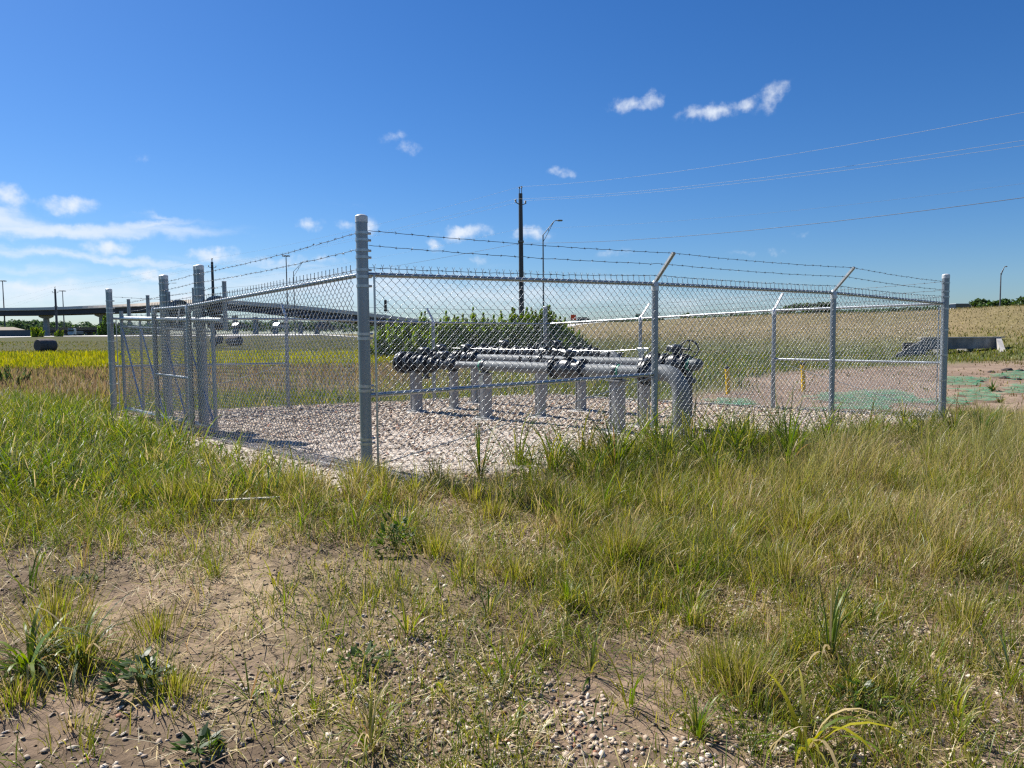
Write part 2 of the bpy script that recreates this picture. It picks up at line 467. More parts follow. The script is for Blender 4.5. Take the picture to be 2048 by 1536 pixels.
def build_ground():
    xs = axis_pts(-9, 9.5, .07, -2600, 2600); ys = axis_pts(1.2, 17, .07, -200, 5000)
    X, Y = np.meshgrid(xs, ys); x = X.ravel(); y = Y.ravel(); z = gz(x, y)
    nx, ny = len(xs), len(ys)
    # the sheet dips 6 cm under the gravel pad, which lies on it
    z = z - .06 * (1 - ss(-.1, .35, quad_sd(x, y, .35)))
    V = np.stack([x, y, z], 1)
    i = np.arange(nx * ny).reshape(ny, nx)
    q = np.stack([i[:-1, :-1], i[:-1, 1:], i[1:, 1:], i[1:, :-1]], -1).reshape(-1, 4)
    dist = np.hypot(x, y); s = ridge_s(x, y)
    c = lambda *k: np.array(k)[None, :]
    mixc = lambda a, b, t: a * (1 - t[:, None]) + b * t[:, None]
    dirt = c(.250, .178, .120); straw = c(.33, .25, .15); green = c(.085, .105, .03); olive = c(.125, .125, .04); tan = c(.23, .175, .09)
    brown = c(.175, .13, .075); lime = c(.27, .25, .02); clay = c(.275, .20, .14)
    col = np.repeat(dirt, len(x), 0)
    n1 = fb(x, y, 1.3, 21); n2 = fb(x, y, .4, 25)
    col = mixc(col, np.repeat(straw, len(x), 0), ss(.48, .66, n1 * .6 + n2 * .4) * .75)
    col = col * (1 - .38 * ss(.52, .70, fb(x, y, .9, 27))[:, None])          # darker in patches
    # field
    far = ss(7.5, 13, dist + 3 * (n1 - .5) + 1.5 * np.maximum(-x - 2, 0) * .3)
    fcol = mixc(np.repeat(green, len(x), 0), np.repeat(olive, len(x), 0), ss(14, 26, dist + 10 * (fb(x, y, 7, 31) - .5)))
    left = ss(2, -6, x)
    fcol = mixc(fcol, np.repeat(brown, len(x), 0), ss(17, 22, dist) * (1 - ss(34, 42, dist + 8 * (n1 - .5))) * .75 * (0.35 + .65 * left) * ss(17.5, 21, y))
    nf = fb(x, y, 9, 41)
    fcol = mixc(fcol, np.repeat(lime, len(x), 0), ss(36, 40, y + 6 * (nf - .5)) * (1 - ss(62, 74, y + 10 * (nf - .5))) * ss(6, -8, x) * .8 * ss(.3, .55, fb(x, y * 1.0, 5, 44) + .12))
    fcol = mixc(fcol, np.repeat(c(.062, .062, .014), len(x), 0), ss(64, 76, y))
    # embankment: dry tan in level streaks, greener at the toe
    st = fb(s * 6 + 400, y * .35, 10, 51)
    fcol = mixc(fcol, mixc(np.repeat(tan, len(x), 0), np.repeat(c(.19, .155, .07), len(x), 0), ss(.4, .65, st)), ss(-26, -16, s + 5 * (nf - .5)))
    fcol = mixc(fcol, np.repeat(c(.085, .11, .03), len(x), 0), ss(-42, -34, s) * (1 - ss(-27, -20, s)) * .6)
    fcol = mixc(fcol, np.repeat(c(.11, .125, .035), len(x), 0), ss(-6, 0, s) * .35)
    col = mixc(col, fcol, far)
    # bare reddish work area to the right and behind the pad
    da = x - (2.6 + (y - 14.5) * .5); wk = ss(-.8, .8, da + 2.2 * (fb(x, y, 3, 61) - .5)) * ss(11.5, 14, y) * (1 - ss(0, 4, y - 25 - .5 * (x - 5) + 4 * (nf - .5)))
    col = mixc(col, mixc(np.repeat(clay, len(x), 0), np.repeat(c(.24, .17, .12), len(x), 0), ss(.4, .6, fb(x, y, 1.6, 66))), wk)
    crack = .7 * (1 - ss(-.6, 1.0, x + 1.2 + 1.6 * (n1 - .5))) * (1 - ss(5.2, 6.4, y)) * (1 - far)
    cols = np.concatenate([col, crack[:, None]], 1)
    m, nt, p = mat('field_soil'); N = nt.nodes.new; L = nt.links.new
    a = N('ShaderNodeAttribute'); a.attribute_name = 'Col'
    tc = N('ShaderNodeTexCoord')
    nn = N('ShaderNodeTexNoise'); nn.inputs['Scale'].default_value = 9; nn.inputs['Detail'].default_value = 9; nn.inputs['Roughness'].default_value = .65
    L(tc.outputs['Object'], nn.inputs['Vector'])
    nb = N('ShaderNodeTexNoise'); nb.inputs['Scale'].default_value = .9; nb.inputs['Detail'].default_value = 8; nb.inputs['Roughness'].default_value = .7
    L(tc.outputs['Object'], nb.inputs['Vector'])
    r1 = N('ShaderNodeMapRange'); r1.inputs[1].default_value = .3; r1.inputs[2].default_value = .7; r1.inputs[3].default_value = .62; r1.inputs[4].default_value = 1.38; L(nn.outputs['Fac'], r1.inputs[0])
    r2 = N('ShaderNodeMapRange'); r2.inputs[1].default_value = .3; r2.inputs[2].default_value = .7; r2.inputs[3].default_value = .72; r2.inputs[4].default_value = 1.28; L(nb.outputs['Fac'], r2.inputs[0])
    mm = N('ShaderNodeMath'); mm.operation = 'MULTIPLY'; L(r1.outputs[0], mm.inputs[0]); L(r2.outputs[0], mm.inputs[1])
    # drying cracks in the bare soil
    wv = N('ShaderNodeVectorMath'); wv.operation = 'SCALE'; wv.inputs['Scale'].default_value = .35; L(nb.outputs['Color'], wv.inputs[0])
    av = N('ShaderNodeVectorMath'); av.operation = 'ADD'; L(tc.outputs['Object'], av.inputs[0]); L(wv.outputs[0], av.inputs[1])
    vo = N('ShaderNodeTexVoronoi'); vo.feature = 'DISTANCE_TO_EDGE'; vo.inputs['Scale'].default_value = 2.6; L(av.outputs[0], vo.inputs['Vector'])
    cm = N('ShaderNodeMapRange'); cm.inputs[1].default_value = .004; cm.inputs[2].default_value = .022; L(vo.outputs['Distance'], cm.inputs[0])
    inv = N('ShaderNodeMath'); inv.operation = 'SUBTRACT'; inv.inputs[0].default_value = 1; L(cm.outputs[0], inv.inputs[1])
    ck = N('ShaderNodeMath'); ck.operation = 'MULTIPLY'; L(inv.outputs[0], ck.inputs[0]); L(a.outputs['Alpha'], ck.inputs[1])
    bump = N('ShaderNodeBump'); bump.inputs['Strength'].default_value = .9; bump.inputs['Distance'].default_value = .03
    hh = N('ShaderNodeMath'); hh.operation = 'MULTIPLY_ADD'; L(ck.outputs[0], hh.inputs[0]); hh.inputs[1].default_value = -3.0; L(nn.outputs['Fac'], hh.inputs[2])
    L(hh.outputs[0], bump.inputs['Height']); L(bump.outputs[0], p.inputs['Normal'])
    vm = N('ShaderNodeVectorMath'); vm.operation = 'SCALE'; L(a.outputs['Color'], vm.inputs[0]); L(mm.outputs[0], vm.inputs['Scale'])
    L(vm.outputs[0], p.inputs['Base Color'])
    p.inputs['Roughness'].default_value = .95; p.inputs['Specular IOR Level'].default_value = .15
    o = mesh_np('ground', V, q.ravel(), np.full(len(q), 4), m, None, cols, True)
    return tag(o, kind='structure')


build_ground()


# gravel pad: its own sheet lying on the ground, edge feathered by noise
def build_pad():
    st = .09
    xs = np.arange(-9, 8.6, st); ys = np.arange(5.2, 20, st)
    X, Y = np.meshgrid(xs, ys); x = X.ravel(); y = Y.ravel()
    d = quad_sd(x, y, .35) - .38 * (1 - ss(.4, 1.8, x)) + 1.0 * (fb(x, y, .8, 71, 3) - .5)
    keep = d < 0
    z = gz(x, y) + .012 - .08 * ss(-.25, 0, d) + .02 * (vn(x, y, .25, 73) - .5)
    i = np.arange(len(x)).reshape(len(ys), len(xs))
    q = np.stack([i[:-1, :-1], i[:-1, 1:], i[1:, 1:], i[1:, :-1]], -1).reshape(-1, 4)
    q = q[keep[q].all(1)]
    used = np.unique(q); remap = -np.ones(len(x), int); remap[used] = np.arange(len(used))
    m, nt, p = mat('crushed_limestone'); N = nt.nodes.new; L = nt.links.new
    tc = N('ShaderNodeTexCoord')
    vo = N('ShaderNodeTexVoronoi'); vo.inputs['Scale'].default_value = 30; L(tc.outputs['Object'], vo.inputs['Vector'])
    rp = N('ShaderNodeValToRGB'); e = rp.color_ramp.elements
    e[0].color = (.26, .205, .155, 1); e[1].color = (.62, .55, .46, 1); e.new(.5).color = (.46, .385, .31, 1)
    sx = N('ShaderNodeSeparateXYZ'); L(vo.outputs['Color'], sx.inputs[0]); L(sx.outputs[0], rp.inputs[0]); L(rp.outputs[0], p.inputs['Base Color'])
    b = N('ShaderNodeBump'); b.inputs['Strength'].default_value = 1; b.inputs['Distance'].default_value = .02; b.invert = True
    L(vo.outputs['Distance'], b.inputs['Height']); L(b.outputs[0], p.inputs['Normal'])
    p.inputs['Roughness'].default_value = .9
    o = mesh_np('gravel_pad', np.stack([x, y, z], 1)[used], remap[q].ravel(), np.full(len(q), 4), m, None, None, True)
    tag(o, kind='structure')


build_pad()


# stones
def stones(name, x, y, size, cols, label, lift=.3):
    n = len(x)
    base = np.array([(0, 0, 1), (1, 0, 0), (0, 1, 0), (-1, 0, 0), (0, -1, 0), (0, 0, -1),
                     (.62, .62, .5), (-.62, .62, .5), (-.62, -.62, .5), (.62, -.62, .5)], float)
    fc = np.array([(0, 6, 7), (0, 7, 8), (0, 8, 9), (0, 9, 6), (6, 1, 2), (6, 2, 7), (7, 2, 3), (7, 3, 8), (8, 3, 4), (8, 4, 9), (9, 4, 1), (9, 1, 6)])
    # drop the top vertex a little so stones look blunt, then squash each by its own amount
    base[0] = (0, 0, .78); base[5] = (0, 0, -.2)
    jit = 1 + .28 * (rng.random((n, 10, 3)) - .5)
    sc = np.stack([size * (.75 + .6 * rng.random(n)), size * (.6 + .45 * rng.random(n)), size * (.35 + .35 * rng.random(n))], 1)
    P = base[None] * jit * sc[:, None, :]
    an = rng.random(n) * 2 * np.pi; ti = (rng.random((n, 2)) - .5) * .9
    ca, sa = np.cos(an)[:, None], np.sin(an)[:, None]
    zt = P[:, :, 2] + P[:, :, 0] * ti[:, :1] + P[:, :, 1] * ti[:, 1:]
    Xr = P[:, :, 0] * ca - P[:, :, 1] * sa; Yr = P[:, :, 0] * sa + P[:, :, 1] * ca
    zb = gz(x, y)
    V = np.stack([Xr + x[:, None], Yr + y[:, None], zt + (zb + size * lift)[:, None]], -1).reshape(-1, 3)
    F = (fc[None] + (np.arange(n) * 10)[:, None, None]).reshape(-1, 3)
    cc = np.repeat(cols, 10, 0)
    o = mesh_np(name, V, F.ravel(), np.full(len(F), 3), M_STONE, None, cc, False)
    return tag(o, label, 'gravel', kind='stuff')


def stone_cols(n, warm=.5):
    a = np.array([.56, .475, .385]); b = np.array([.37, .28, .20]); w = np.array([.70, .64, .55]); r = np.array([.36, .17, .10])
    t = rng.random(n); c_ = a + (b - a) * rng.random((n, 1)) * warm
    c_[t > .78] = w * (.85 + .2 * rng.random(((t > .78).sum(), 1)))
    c_[t < .035] = r
    return c_ * np.array([.95, .90, .84]) * (.70 + .42 * rng.random((n, 1)))


def pad_stones():
    n = 150000
    x = rng.uniform(-9, 8.6, n); y = rng.uniform(5.2, 20, n)
    d = quad_sd(x, y, .50) - .38 * (1 - ss(.4, 1.8, x)) + 1.0 * (fb(x, y, .8, 71, 3) - .5)
    # fewer stones are needed the farther back they lie
    k = (d < 0) & (rng.random(n) < np.clip(11.0 / y, .35, 1))
    k |= (d > 0) & (d < .6) & (rng.random(n) < .12)
    x, y = x[k], y[k]
    stones('pad_gravel', x, y, (.010 + .020 * rng.random(len(x)) ** 1.6) * np.clip(y / 9, .9, 1.5), stone_cols(len(x), 1.0), 'pinkish crushed limestone gravel spread inside the fence', .5)


pad_stones()


def loose_pebbles():
    n = 95000
    x = rng.uniform(-4, 5.5, n); y = rng.uniform(1.9, 6.6, n)
    d = .62 * ss(-1.0, .3, x + (y - 2.4) * .15) * (1 - ss(3.6, 4.6, y - .15 * x)) * ss(.42, .62, fb(x, y, .7, 81) + .10 * (1 - ss(2.4, 3.4, y)))
    d = d + .12 * ss(.5, .7, fb(x, y, 1.1, 85))
    k = rng.random(n) < d
    x, y = x[k], y[k]; c_ = stone_cols(len(x), .8)
    c_ = np.clip(c_ * 1.05, 0, .8)
    stones('pebbles', x, y, .007 + .011 * rng.random(len(x)) ** 1.4, c_, 'loose pale river pebbles scattered on the bare soil', .15)


loose_pebbles()


# ------------------------------------------------------------------ blades
def blades(name, x, y, h, w, head, lean, curve, col, matl, label=None, cat='grass', z=None, parent=None, origin=None, tipc=None, seg=3, kind='stuff', face=None):
    """tapered, bending strips; head = compass heading of the bend, lean = tilt at the foot, curve = extra tilt at the tip"""
    x, y, h, w, head, lean, curve = [np.asarray(q, float) for q in (x, y, h, w, head, lean, curve)]
    n = len(x); zb = gz(x, y) - .01 if z is None else z
    dx, dy = np.cos(head), np.sin(head)
    fa = (head + np.pi / 2 + rng.normal(0, .7, n)) if face is None else face
    wx, wy = np.cos(fa), np.sin(fa)
    P = np.stack([x, y, zb], 1); rows = []; cols = []
    prof = np.interp(np.linspace(0, 1, seg + 1), [0, .25, .6, 1], [.75, 1, .78, 0.02])
    for i in range(seg + 1):
        t = i / seg
        if i:
            th = lean + curve * (t - .5 / seg) ** 1.5
            st = (h / seg)[:, None]
            P = P + st * np.stack([np.sin(th) * dx, np.sin(th) * dy, np.cos(th)], 1)
        ww = (w * prof[i] / 2)[:, None] * np.stack([wx, wy, np.zeros(n)], 1)
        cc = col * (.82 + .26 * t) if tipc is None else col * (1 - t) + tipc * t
        if i < seg:
            rows += [P - ww, P + ww]; cols += [cc, cc]
        else:
            rows.append(P.copy()); cols.append(cc)
    K = 2 * seg + 1
    V = np.stack(rows, 1).reshape(-1, 3); CC = np.stack(cols, 1).reshape(-1, 3)
    b = (np.arange(n) * K)[:, None]
    quads = [np.concatenate([b + 2 * i, b + 2 * i + 1, b + 2 * i + 3, b + 2 * i + 2], 1) for i in range(seg - 1)]
    tri = np.concatenate([b + 2 * seg - 2, b + 2 * seg - 1, b + 2 * seg], 1)
    fl = np.concatenate([np.concatenate(quads).ravel(), tri.ravel()]); lt = np.concatenate([np.full(n * (seg - 1), 4), np.full(n, 3)])
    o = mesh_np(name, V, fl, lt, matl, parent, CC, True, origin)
    if kind: tag(o, label, cat, kind=kind)
    return o


PAL = {'fresh': (.165, .235, .020), 'deep': (.064, .120, .016), 'olive': (.235, .235, .038), 'yellow': (.39, .36, .065),
       'straw': (.55, .435, .225), 'brown': (.29, .185, .09), 'pale': (.66, .57, .38), 'blue': (.100, .150, .070), 'lime': (.42, .39, .016), 'mauve': (.29, .20, .125)}


def pcol(n, names, wts, jit=.22):
    a = np.array([PAL[k] for k in names]); i = rng.choice(len(names), n, p=np.array(wts) / sum(wts))
    j = (i + rng.integers(0, len(names), n) * (rng.random(n) < .3)) % len(names)
    t = rng.random((n, 1)) * .5
    return (a[i] * (1 - t) + a[j] * t) * (1 + jit * (rng.random((n, 1)) * 2 - 1))


def scatter(n, x0, x1, y0, y1, dens):
    x = rng.uniform(x0, x1, n); y = rng.uniform(y0, y1, n)
    k = rng.random(n) < dens(x, y)
    return x[k], y[k]


def tufts(cx, cy, per, spread):
    n = len(cx); k = per if np.ndim(per) else np.full(n, per)
    i = np.repeat(np.arange(n), k)
    an = rng.random(len(i)) * 2 * np.pi; r = np.abs(rng.normal(0, 1, len(i))) * np.asarray(spread)[i]
    return i, cx[i] + np.cos(an) * r, cy[i] + np.sin(an) * r, an, r


tAB = (PB - PA).normalized()
ab_n = lambda x, y: (x - PA.x) * tAB.y - (y - PA.y) * tAB.x      # > 0 outside the front fence
ab_l = lambda x, y: (x - PA.x) * tAB.x + (y - PA.y) * tAB.y
tAD = (PD - PA).normalized()
ad_n = lambda x, y: -((x - PA.x) * tAD.y - (y - PA.y) * tAD.x)   # > 0 outside the left fence
infr = lambda x, y, m=.12: np.abs(x) < (.682 + m) * y + .4       # roughly what the picture can see


def clear_pad(x, y):
    """0 where the gravel spills out round the near corner, 1 elsewhere"""
    d = quad_sd(x, y) + .5 * (fb(x, y, .6, 221, 3) - .5)
    reach = .62 - .46 * ss(.2, 1.5, x)
    return ss(reach - .15, reach + .15, d)


def grass_all():
    U = lambda n, a, b: rng.uniform(a, b, n)
    # 1 fine olive and straw grass on the right
    def d1(x, y):
        e = ss(.3, 2.6, x - .25 * (y - 4)) * ss(2.1, 4.0, y - .12 * x)
        return e * clear_pad(x, y) * infr(x, y) * (.05 + .95 * ss(.40, .60, fb(x, y, .32, 101, 3) * .6 + .4 * fb(x, y, .9, 102)))
    x, y = scatter(190000, .2, 10.5, 2.2, 12.5, d1); n = len(x)
    hgt = (.34 + .66 * ss(.5, 2.2, ab_n(x, y))) * (.15 + .30 * ss(3.0, 6.5, y) * U(n, .5, 1.1)) * U(n, .5, 1.15) * (.45 + 1.05 * ss(.32, .68, fb(x, y, .34, 101, 3)))
    c_ = pcol(n, ['olive', 'yellow', 'straw', 'fresh', 'brown', 'blue'], [5, 4, 4.5, 1.6, 1.6, 1])
    gg = ss(.48, .66, fb(x, y, 1.1, 105))[:, None] * .7; c_ = c_ * (1 - gg) + pcol(n, ['fresh', 'olive', 'deep'], [4, 3, 1.5]) * gg
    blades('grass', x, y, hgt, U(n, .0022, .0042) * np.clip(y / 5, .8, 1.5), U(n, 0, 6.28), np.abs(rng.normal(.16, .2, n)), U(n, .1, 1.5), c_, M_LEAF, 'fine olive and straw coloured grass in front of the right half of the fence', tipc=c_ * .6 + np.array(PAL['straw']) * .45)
    # 2 lush green on the left
    def d2(x, y):
        return ss(-1.35, -2.6, x + .30 * (y - 6.2)) * ss(4.95, 5.7, y + .06 * (x + 2) + .5 * (fb(x, y, .8, 113) - .5)) * ss(.12, .75, ad_n(x, y) + .7 * (fb(x, y, .5, 115) - .5)) * infr(x, y, .1) * (.2 + .8 * ss(.34, .52, fb(x, y, .9, 111)))
    x, y = scatter(120000, -15, -1.2, 4.8, 19, d2); n = len(x)
    hgt = (1 + .3 * ss(-2.8, -4.2, x)) * U(n, .16, .52) * (.55 + .75 * fb(x, y, 1.0, 117)) * (.6 + .4 * ss(5.2, 6.4, y))
    c_ = pcol(n, ['fresh', 'deep', 'olive', 'yellow', 'blue', 'straw'], [6, 3.2, 3, 1.4, 1, .9])
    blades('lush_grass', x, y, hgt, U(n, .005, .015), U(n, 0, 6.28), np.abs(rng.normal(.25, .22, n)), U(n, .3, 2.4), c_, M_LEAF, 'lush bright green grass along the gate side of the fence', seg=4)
    # 3 tall dark green clumps along the front fence
    m = 210; l_ = U(m, 1.5, 9.3); o_ = U(m, .12, 1.6) ** 1.0
    cx = PA.x + tAB.x * l_ + tAB.y * o_; cy = PA.y + tAB.y * l_ - tAB.x * o_
    k = (fb(cx, cy, .8, 121) > .38) & (rng.random(m) > .55 * ss(4.8, 6.2, l_)); cx, cy = cx[k], cy[k]
    i, x, y, an, r = tufts(cx, cy, 46, U(len(cx), .06, .18)); n = len(x)
    hh = ((1 - .52 * ss(4.6, 6.2, ab_l(cx, cy))) * U(len(cx), .10, .27) * (1 + .25 * ss(4.2, 2.6, cx) * ss(0, .8, cx)))[i]
    c_ = pcol(n, ['deep', 'fresh', 'olive', 'yellow', 'straw'], [4, 4, 3, 1.2, 1])
    blades('fence_line_grass', x, y, hh * U(n, .5, 1.1), U(n, .005, .012), an + rng.normal(0, .5, n), np.clip(r * 1.8, 0, .5) + np.abs(rng.normal(0, .1, n)), U(n, .2, 1.7), c_, M_LEAF, 'tall dark green grass clumps growing along the foot of the front fence', seg=4)
    # 3b ragged broad-bladed grass standing thinly in front of the mesh
    m = 120; l_ = np.where(rng.random(m) < .7, U(m, 1.3, 5.2), U(m, 5.2, 9.2)); o_ = U(m, .1, 1.5)
    cx = PA.x + tAB.x * l_ + tAB.y * o_; cy = PA.y + tAB.y * l_ - tAB.x * o_
    i, x, y, an, r = tufts(cx, cy, rng.integers(7, 26, m), U(m, .02, .09)); n = len(x)
    hh = (U(m, .38, .85) * (1 - .3 * ss(5, 6.5, l_)))[i]
    c_ = pcol(n, ['fresh', 'deep', 'olive', 'yellow', 'straw'], [5, 2.4, 2, 1.6, .8])
    blades('ragged_grass', x, y, hh * U(n, .45, 1.1), U(n, .006, .014), an + rng.normal(0, .6, n), np.clip(r * 2, 0, .4) + np.abs(rng.normal(.05, .12, n)), U(n, .4, 2.6), c_, M_LEAF, 'ragged broad bladed grass standing thinly in front of the mesh', seg=6)
    # 4 tufts over the middle ground
    m = 620; cx, cy = scatter(11000, -6.5, 6, 2.2, 7.6, lambda x, y: infr(x, y) * clear_pad(x, y) * (.05 + .5 * ss(.40, .62, fb(x, y, 1.0, 131))) * (.13 + .87 * ss(-2.0, .1, x + 1.1 * (y - 4.6))))
    i, x, y, an, r = tufts(cx, cy, rng.integers(10, 46, len(cx)), U(len(cx), .03, .11)); n = len(x)
    hh = (U(len(cx), .07, .29) * (.7 + .5 * ss(3, 6, cy)))[i]
    pick = rng.random(len(cx))[i]
    ca = pcol(n, ['fresh', 'olive', 'yellow', 'straw'], [4, 4, 2, 1]); cb = pcol(n, ['olive', 'straw', 'brown', 'yellow'], [3, 4, 1.5, 2])
    c_ = np.where((pick < .55)[:, None], ca, cb)
    blades('tufted_grass', x, y, hh * U(n, .5, 1.2), U(n, .0028, .0065), an + rng.normal(0, .6, n), np.clip(r * 3.0, 0, .6) + np.abs(rng.normal(0, .12, n)), U(n, .1, 1.6), c_, M_LEAF, 'sparse green and yellow grass tufts on the bare soil in front')
    # 4b larger soft yellow tufts near the corner post
    pts = [(-.3, 5.75, .24), (-1.32, 6.32, .30), (-1.12, 6.26, .28), (-1.75, 6.0, .27), (-1.95, 5.9, .26), (-2.65, 5.75, .36), (-2.35, 5.6, .38), (-2.95, 5.9, .32), (.25, 5.8, .3), (.9, 6.3, .3), (.45, 5.4, .26), (1.1, 5.5, .28), (1.7, 6.2, .34), (-.15, 5.35, .22), (1.9, 5.2, .25), (.62, 4.4, .3), (.68, 4.5, .33), (2.3, 5.9, .3), (-2.15, 3.45, .26), (-1.95, 3.3, .22), (-2.35, 3.75, .28), (-1.75, 3.6, .18), (-1.42, 3.05, .15), (-2.05, 3.0, .16), (.95, 3.0, .26), (.88, 3.1, .24), (2.2, 3.6, .26), (1.5, 4.1, .28), (2.6, 4.4, .3), (1.9, 4.9, .3), (-.5, 4.6, .22), (.0, 4.2, .2)]
    cx = np.array([p[0] for p in pts]); cy = np.array([p[1] for p in pts])
    i, x, y, an, r = tufts(cx, cy, 260, np.full(len(pts), .10)); n = len(x)
    hh = np.array([p[2] for p in pts])[i]
    c_ = pcol(n, ['olive', 'yellow', 'fresh', 'straw', 'brown'], [5, 4, 2, 2.5, .8])
    blades('bushy_grass', x, y, hh * U(n, .5, 1.1), U(n, .0025, .005), an + rng.normal(0, .5, n), np.clip(r * 2.4, 0, .5) + np.abs(rng.normal(0, .08, n)), U(n, .1, 1.0), c_, M_LEAF, 'soft yellow green bunches of fine grass near the corner post')
    # 5 dead straw lying about
    x, y = scatter(300000, -7.5, 8.5, 2.0, 11, lambda x, y: infr(x, y) * clear_pad(x, y) * (.05 + .6 * ss(.42, .66, fb(x, y, .9, 141))) * (.45 + .55 * ss(3.0, 4.6, y)))
    n = len(x); c_ = pcol(n, ['straw', 'pale', 'brown', 'yellow'], [5, 2.6, 1.8, .8]) * 1.12
    blades('dead_straw', x, y, U(n, .03, .18) * U(n, .5, 1.1), U(n, .0022, .006), U(n, 0, 6.28), U(n, 1.05, 1.5), rng.normal(.1, .4, n), c_, M_DEAD, 'dead bleached straw lying on the soil', 'straw', z=gz(x, y) + U(n, .006, .035))
    # 6 field beyond: bigger, sparser strips with distance
    def field(name, n0, x0, x1, y0, y1, cond, h0, h1, names, wts, label, wk=.0011, tip=None, dim=1.0):
        yy = y0 + (y1 - y0) * rng.random(n0) ** 1.35; xx = rng.uniform(-1, 1, n0) * (.72 * yy + 2)
        k = (xx > x0) & (xx < x1) & (quad_sd(xx, yy) > .25) & (rng.random(n0) < cond(xx, yy)); xx, yy = xx[k], yy[k]; n_ = len(xx)
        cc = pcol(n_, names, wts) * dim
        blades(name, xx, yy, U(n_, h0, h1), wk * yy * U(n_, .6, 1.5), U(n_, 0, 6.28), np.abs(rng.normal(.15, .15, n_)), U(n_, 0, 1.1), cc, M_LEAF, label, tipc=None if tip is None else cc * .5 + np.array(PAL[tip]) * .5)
    # left, behind and far
    nofence = lambda x, y: 1.0 * (ridge_s(x, y) < -16)
    field('brown_seeding_grass', 60000, -40, 2, 14, 40, lambda x, y: ss(-.5, -4, x) * np.maximum(ss(18, 21.5, y), ss(-7.5, -9.5, x)) * (.4 + .6 * ss(.35, .55, fb(x, y, 4, 151))), .15, .40, ['brown', 'mauve', 'straw', 'olive', 'fresh'], [3, 3, 2, 3, 1.6], 'brown and mauve seeding grass across the left meadow', tip='mauve', dim=.72)
    field('green_meadow_grass', 70000, -12, 14, 13, 42, lambda x, y: np.maximum(ss(-5, -1, x), ss(21.5, 18, y)) * (1 - ss(-.8, .8, x - (2.6 + (y - 14.5) * .5) + 2.2 * (fb(x, y, 3, 61) - .5)) * (1 - ss(0, 4, y - 25 - .5 * (x - 5)))) * (.4 + .6 * ss(.3, .5, fb(x, y, 3, 155))), .15, .42, ['fresh', 'olive', 'deep', 'yellow', 'straw'], [5, 5, 2, 2, 1.4], 'green meadow grass behind the fenced yard', dim=.78)
    field('yellow_flowering_weeds', 42000, -60, 6, 38, 70, lambda x, y: ss(5, -6, x) * ss(.36, .5, fb(x, y, 7, 161) + .08), .3, .62, ['lime', 'yellow', 'fresh'], [6, 2, 2], 'bright yellow flowering weeds in a strip across the meadow', .0010, dim=.85)
    field('ditch_grass', 26000, 4, 45, 25, 50, lambda x, y: (ridge_s(x, y) < -18) * .8 * ss(0, 3, y - 25 - .5 * (x - 5)), .10, .30, ['fresh', 'deep', 'olive', 'yellow'], [4, 3, 3, 2], 'short green grass along the ditch in front of the culvert', .0010, dim=.8)
    field('sparse_dry_grass', 16000, 3, 24, 12, 32, lambda x, y: .6 * ss(-1.5, 1.0, x - (2.6 + (y - 14.5) * .5)) * ss(.42, .62, fb(x, y, 1.7, 181)), .03, .14, ['straw', 'brown', 'olive', 'deep'], [4, 3, 2, 1], 'sparse dry grass on the bare clay right of the fence', .0012, dim=.8)
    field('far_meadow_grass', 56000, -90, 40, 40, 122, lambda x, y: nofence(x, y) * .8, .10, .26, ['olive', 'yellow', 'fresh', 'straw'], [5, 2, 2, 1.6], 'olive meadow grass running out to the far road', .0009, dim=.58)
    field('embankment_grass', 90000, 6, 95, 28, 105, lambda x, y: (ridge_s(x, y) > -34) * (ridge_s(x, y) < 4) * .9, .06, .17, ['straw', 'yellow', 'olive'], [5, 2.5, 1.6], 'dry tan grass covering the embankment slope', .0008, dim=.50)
    # 6b tangled green and straw mat over the foreground, leaving the lower left bare
    def mat_d(x, y):
        m_ = np.maximum(ss(4.2, 5.3, y + .5 * (fb(x, y, .9, 191) - .5)), ss(-.8, .35, x + .42 * (y - 3) + .8 * (fb(x, y, .7, 193) - .5)))
        out = clear_pad(x, y)
        return m_ * infr(x, y) * out * (.08 + .92 * ss(.38, .60, fb(x, y, .6, 195)))
    x, y = scatter(330000, -6.5, 7.5, 1.9, 8.2, mat_d); n = len(x)
    gp = ss(.40, .60, fb(x, y, .85, 197) + .10 * (vn(x, y, .2, 199) - .5))
    grn = rng.random(n) < .22 + .62 * gp
    cg = pcol(n, ['fresh', 'olive', 'yellow', 'deep', 'lime'], [5.5, 3.5, 1.6, 1.6, .5]); cs_ = pcol(n, ['straw', 'yellow', 'brown', 'pale', 'olive'], [4, 2.5, 2.2, 1, 1.5])
    c_ = np.where(grn[:, None], cg, cs_)
    hg = np.where(grn, U(n, .07, .27), U(n, .06, .22)) * (.62 + .5 * gp) * (.7 + .45 * ss(2.6, 4.6, y)) * U(n, .6, 1.15)
    flop = rng.random(n) < .3
    blades('tangled_grass', x, y, hg, U(n, .002, .0052), U(n, 0, 6.28), np.where(flop, U(n, .7, 1.35), np.abs(rng.normal(.28, .25, n))), np.where(flop, U(n, .2, 1.2), U(n, .2, 2.3)), c_, M_LEAF, 'tangled green and straw coloured grass over the near ground', tipc=c_ * .8 + np.where(grn[:, None], 0, 1) * np.array(PAL['straw']) * .15, seg=4)
    x, y = scatter(5200, -5, 8, 2.3, 9, lambda x, y: .5 * mat_d(x, y) * ss(.4, .6, fb(x, y, 1.2, 203))); n = len(x)
    hs_ = U(n, .22, .46); hd = U(n, 0, 6.28); le = np.abs(rng.normal(.12, .12, n)); cu = U(n, .05, .7)
    blades('seeding_stalks', x, y, hs_, U(n, .0018, .0028), hd, le, cu, pcol(n, ['olive', 'straw', 'yellow'], [3, 3, 2]), M_LEAF, 'thin seeding grass stalks over the near ground', tipc=pcol(n, ['straw', 'pale'], [2, 1]), seg=4)
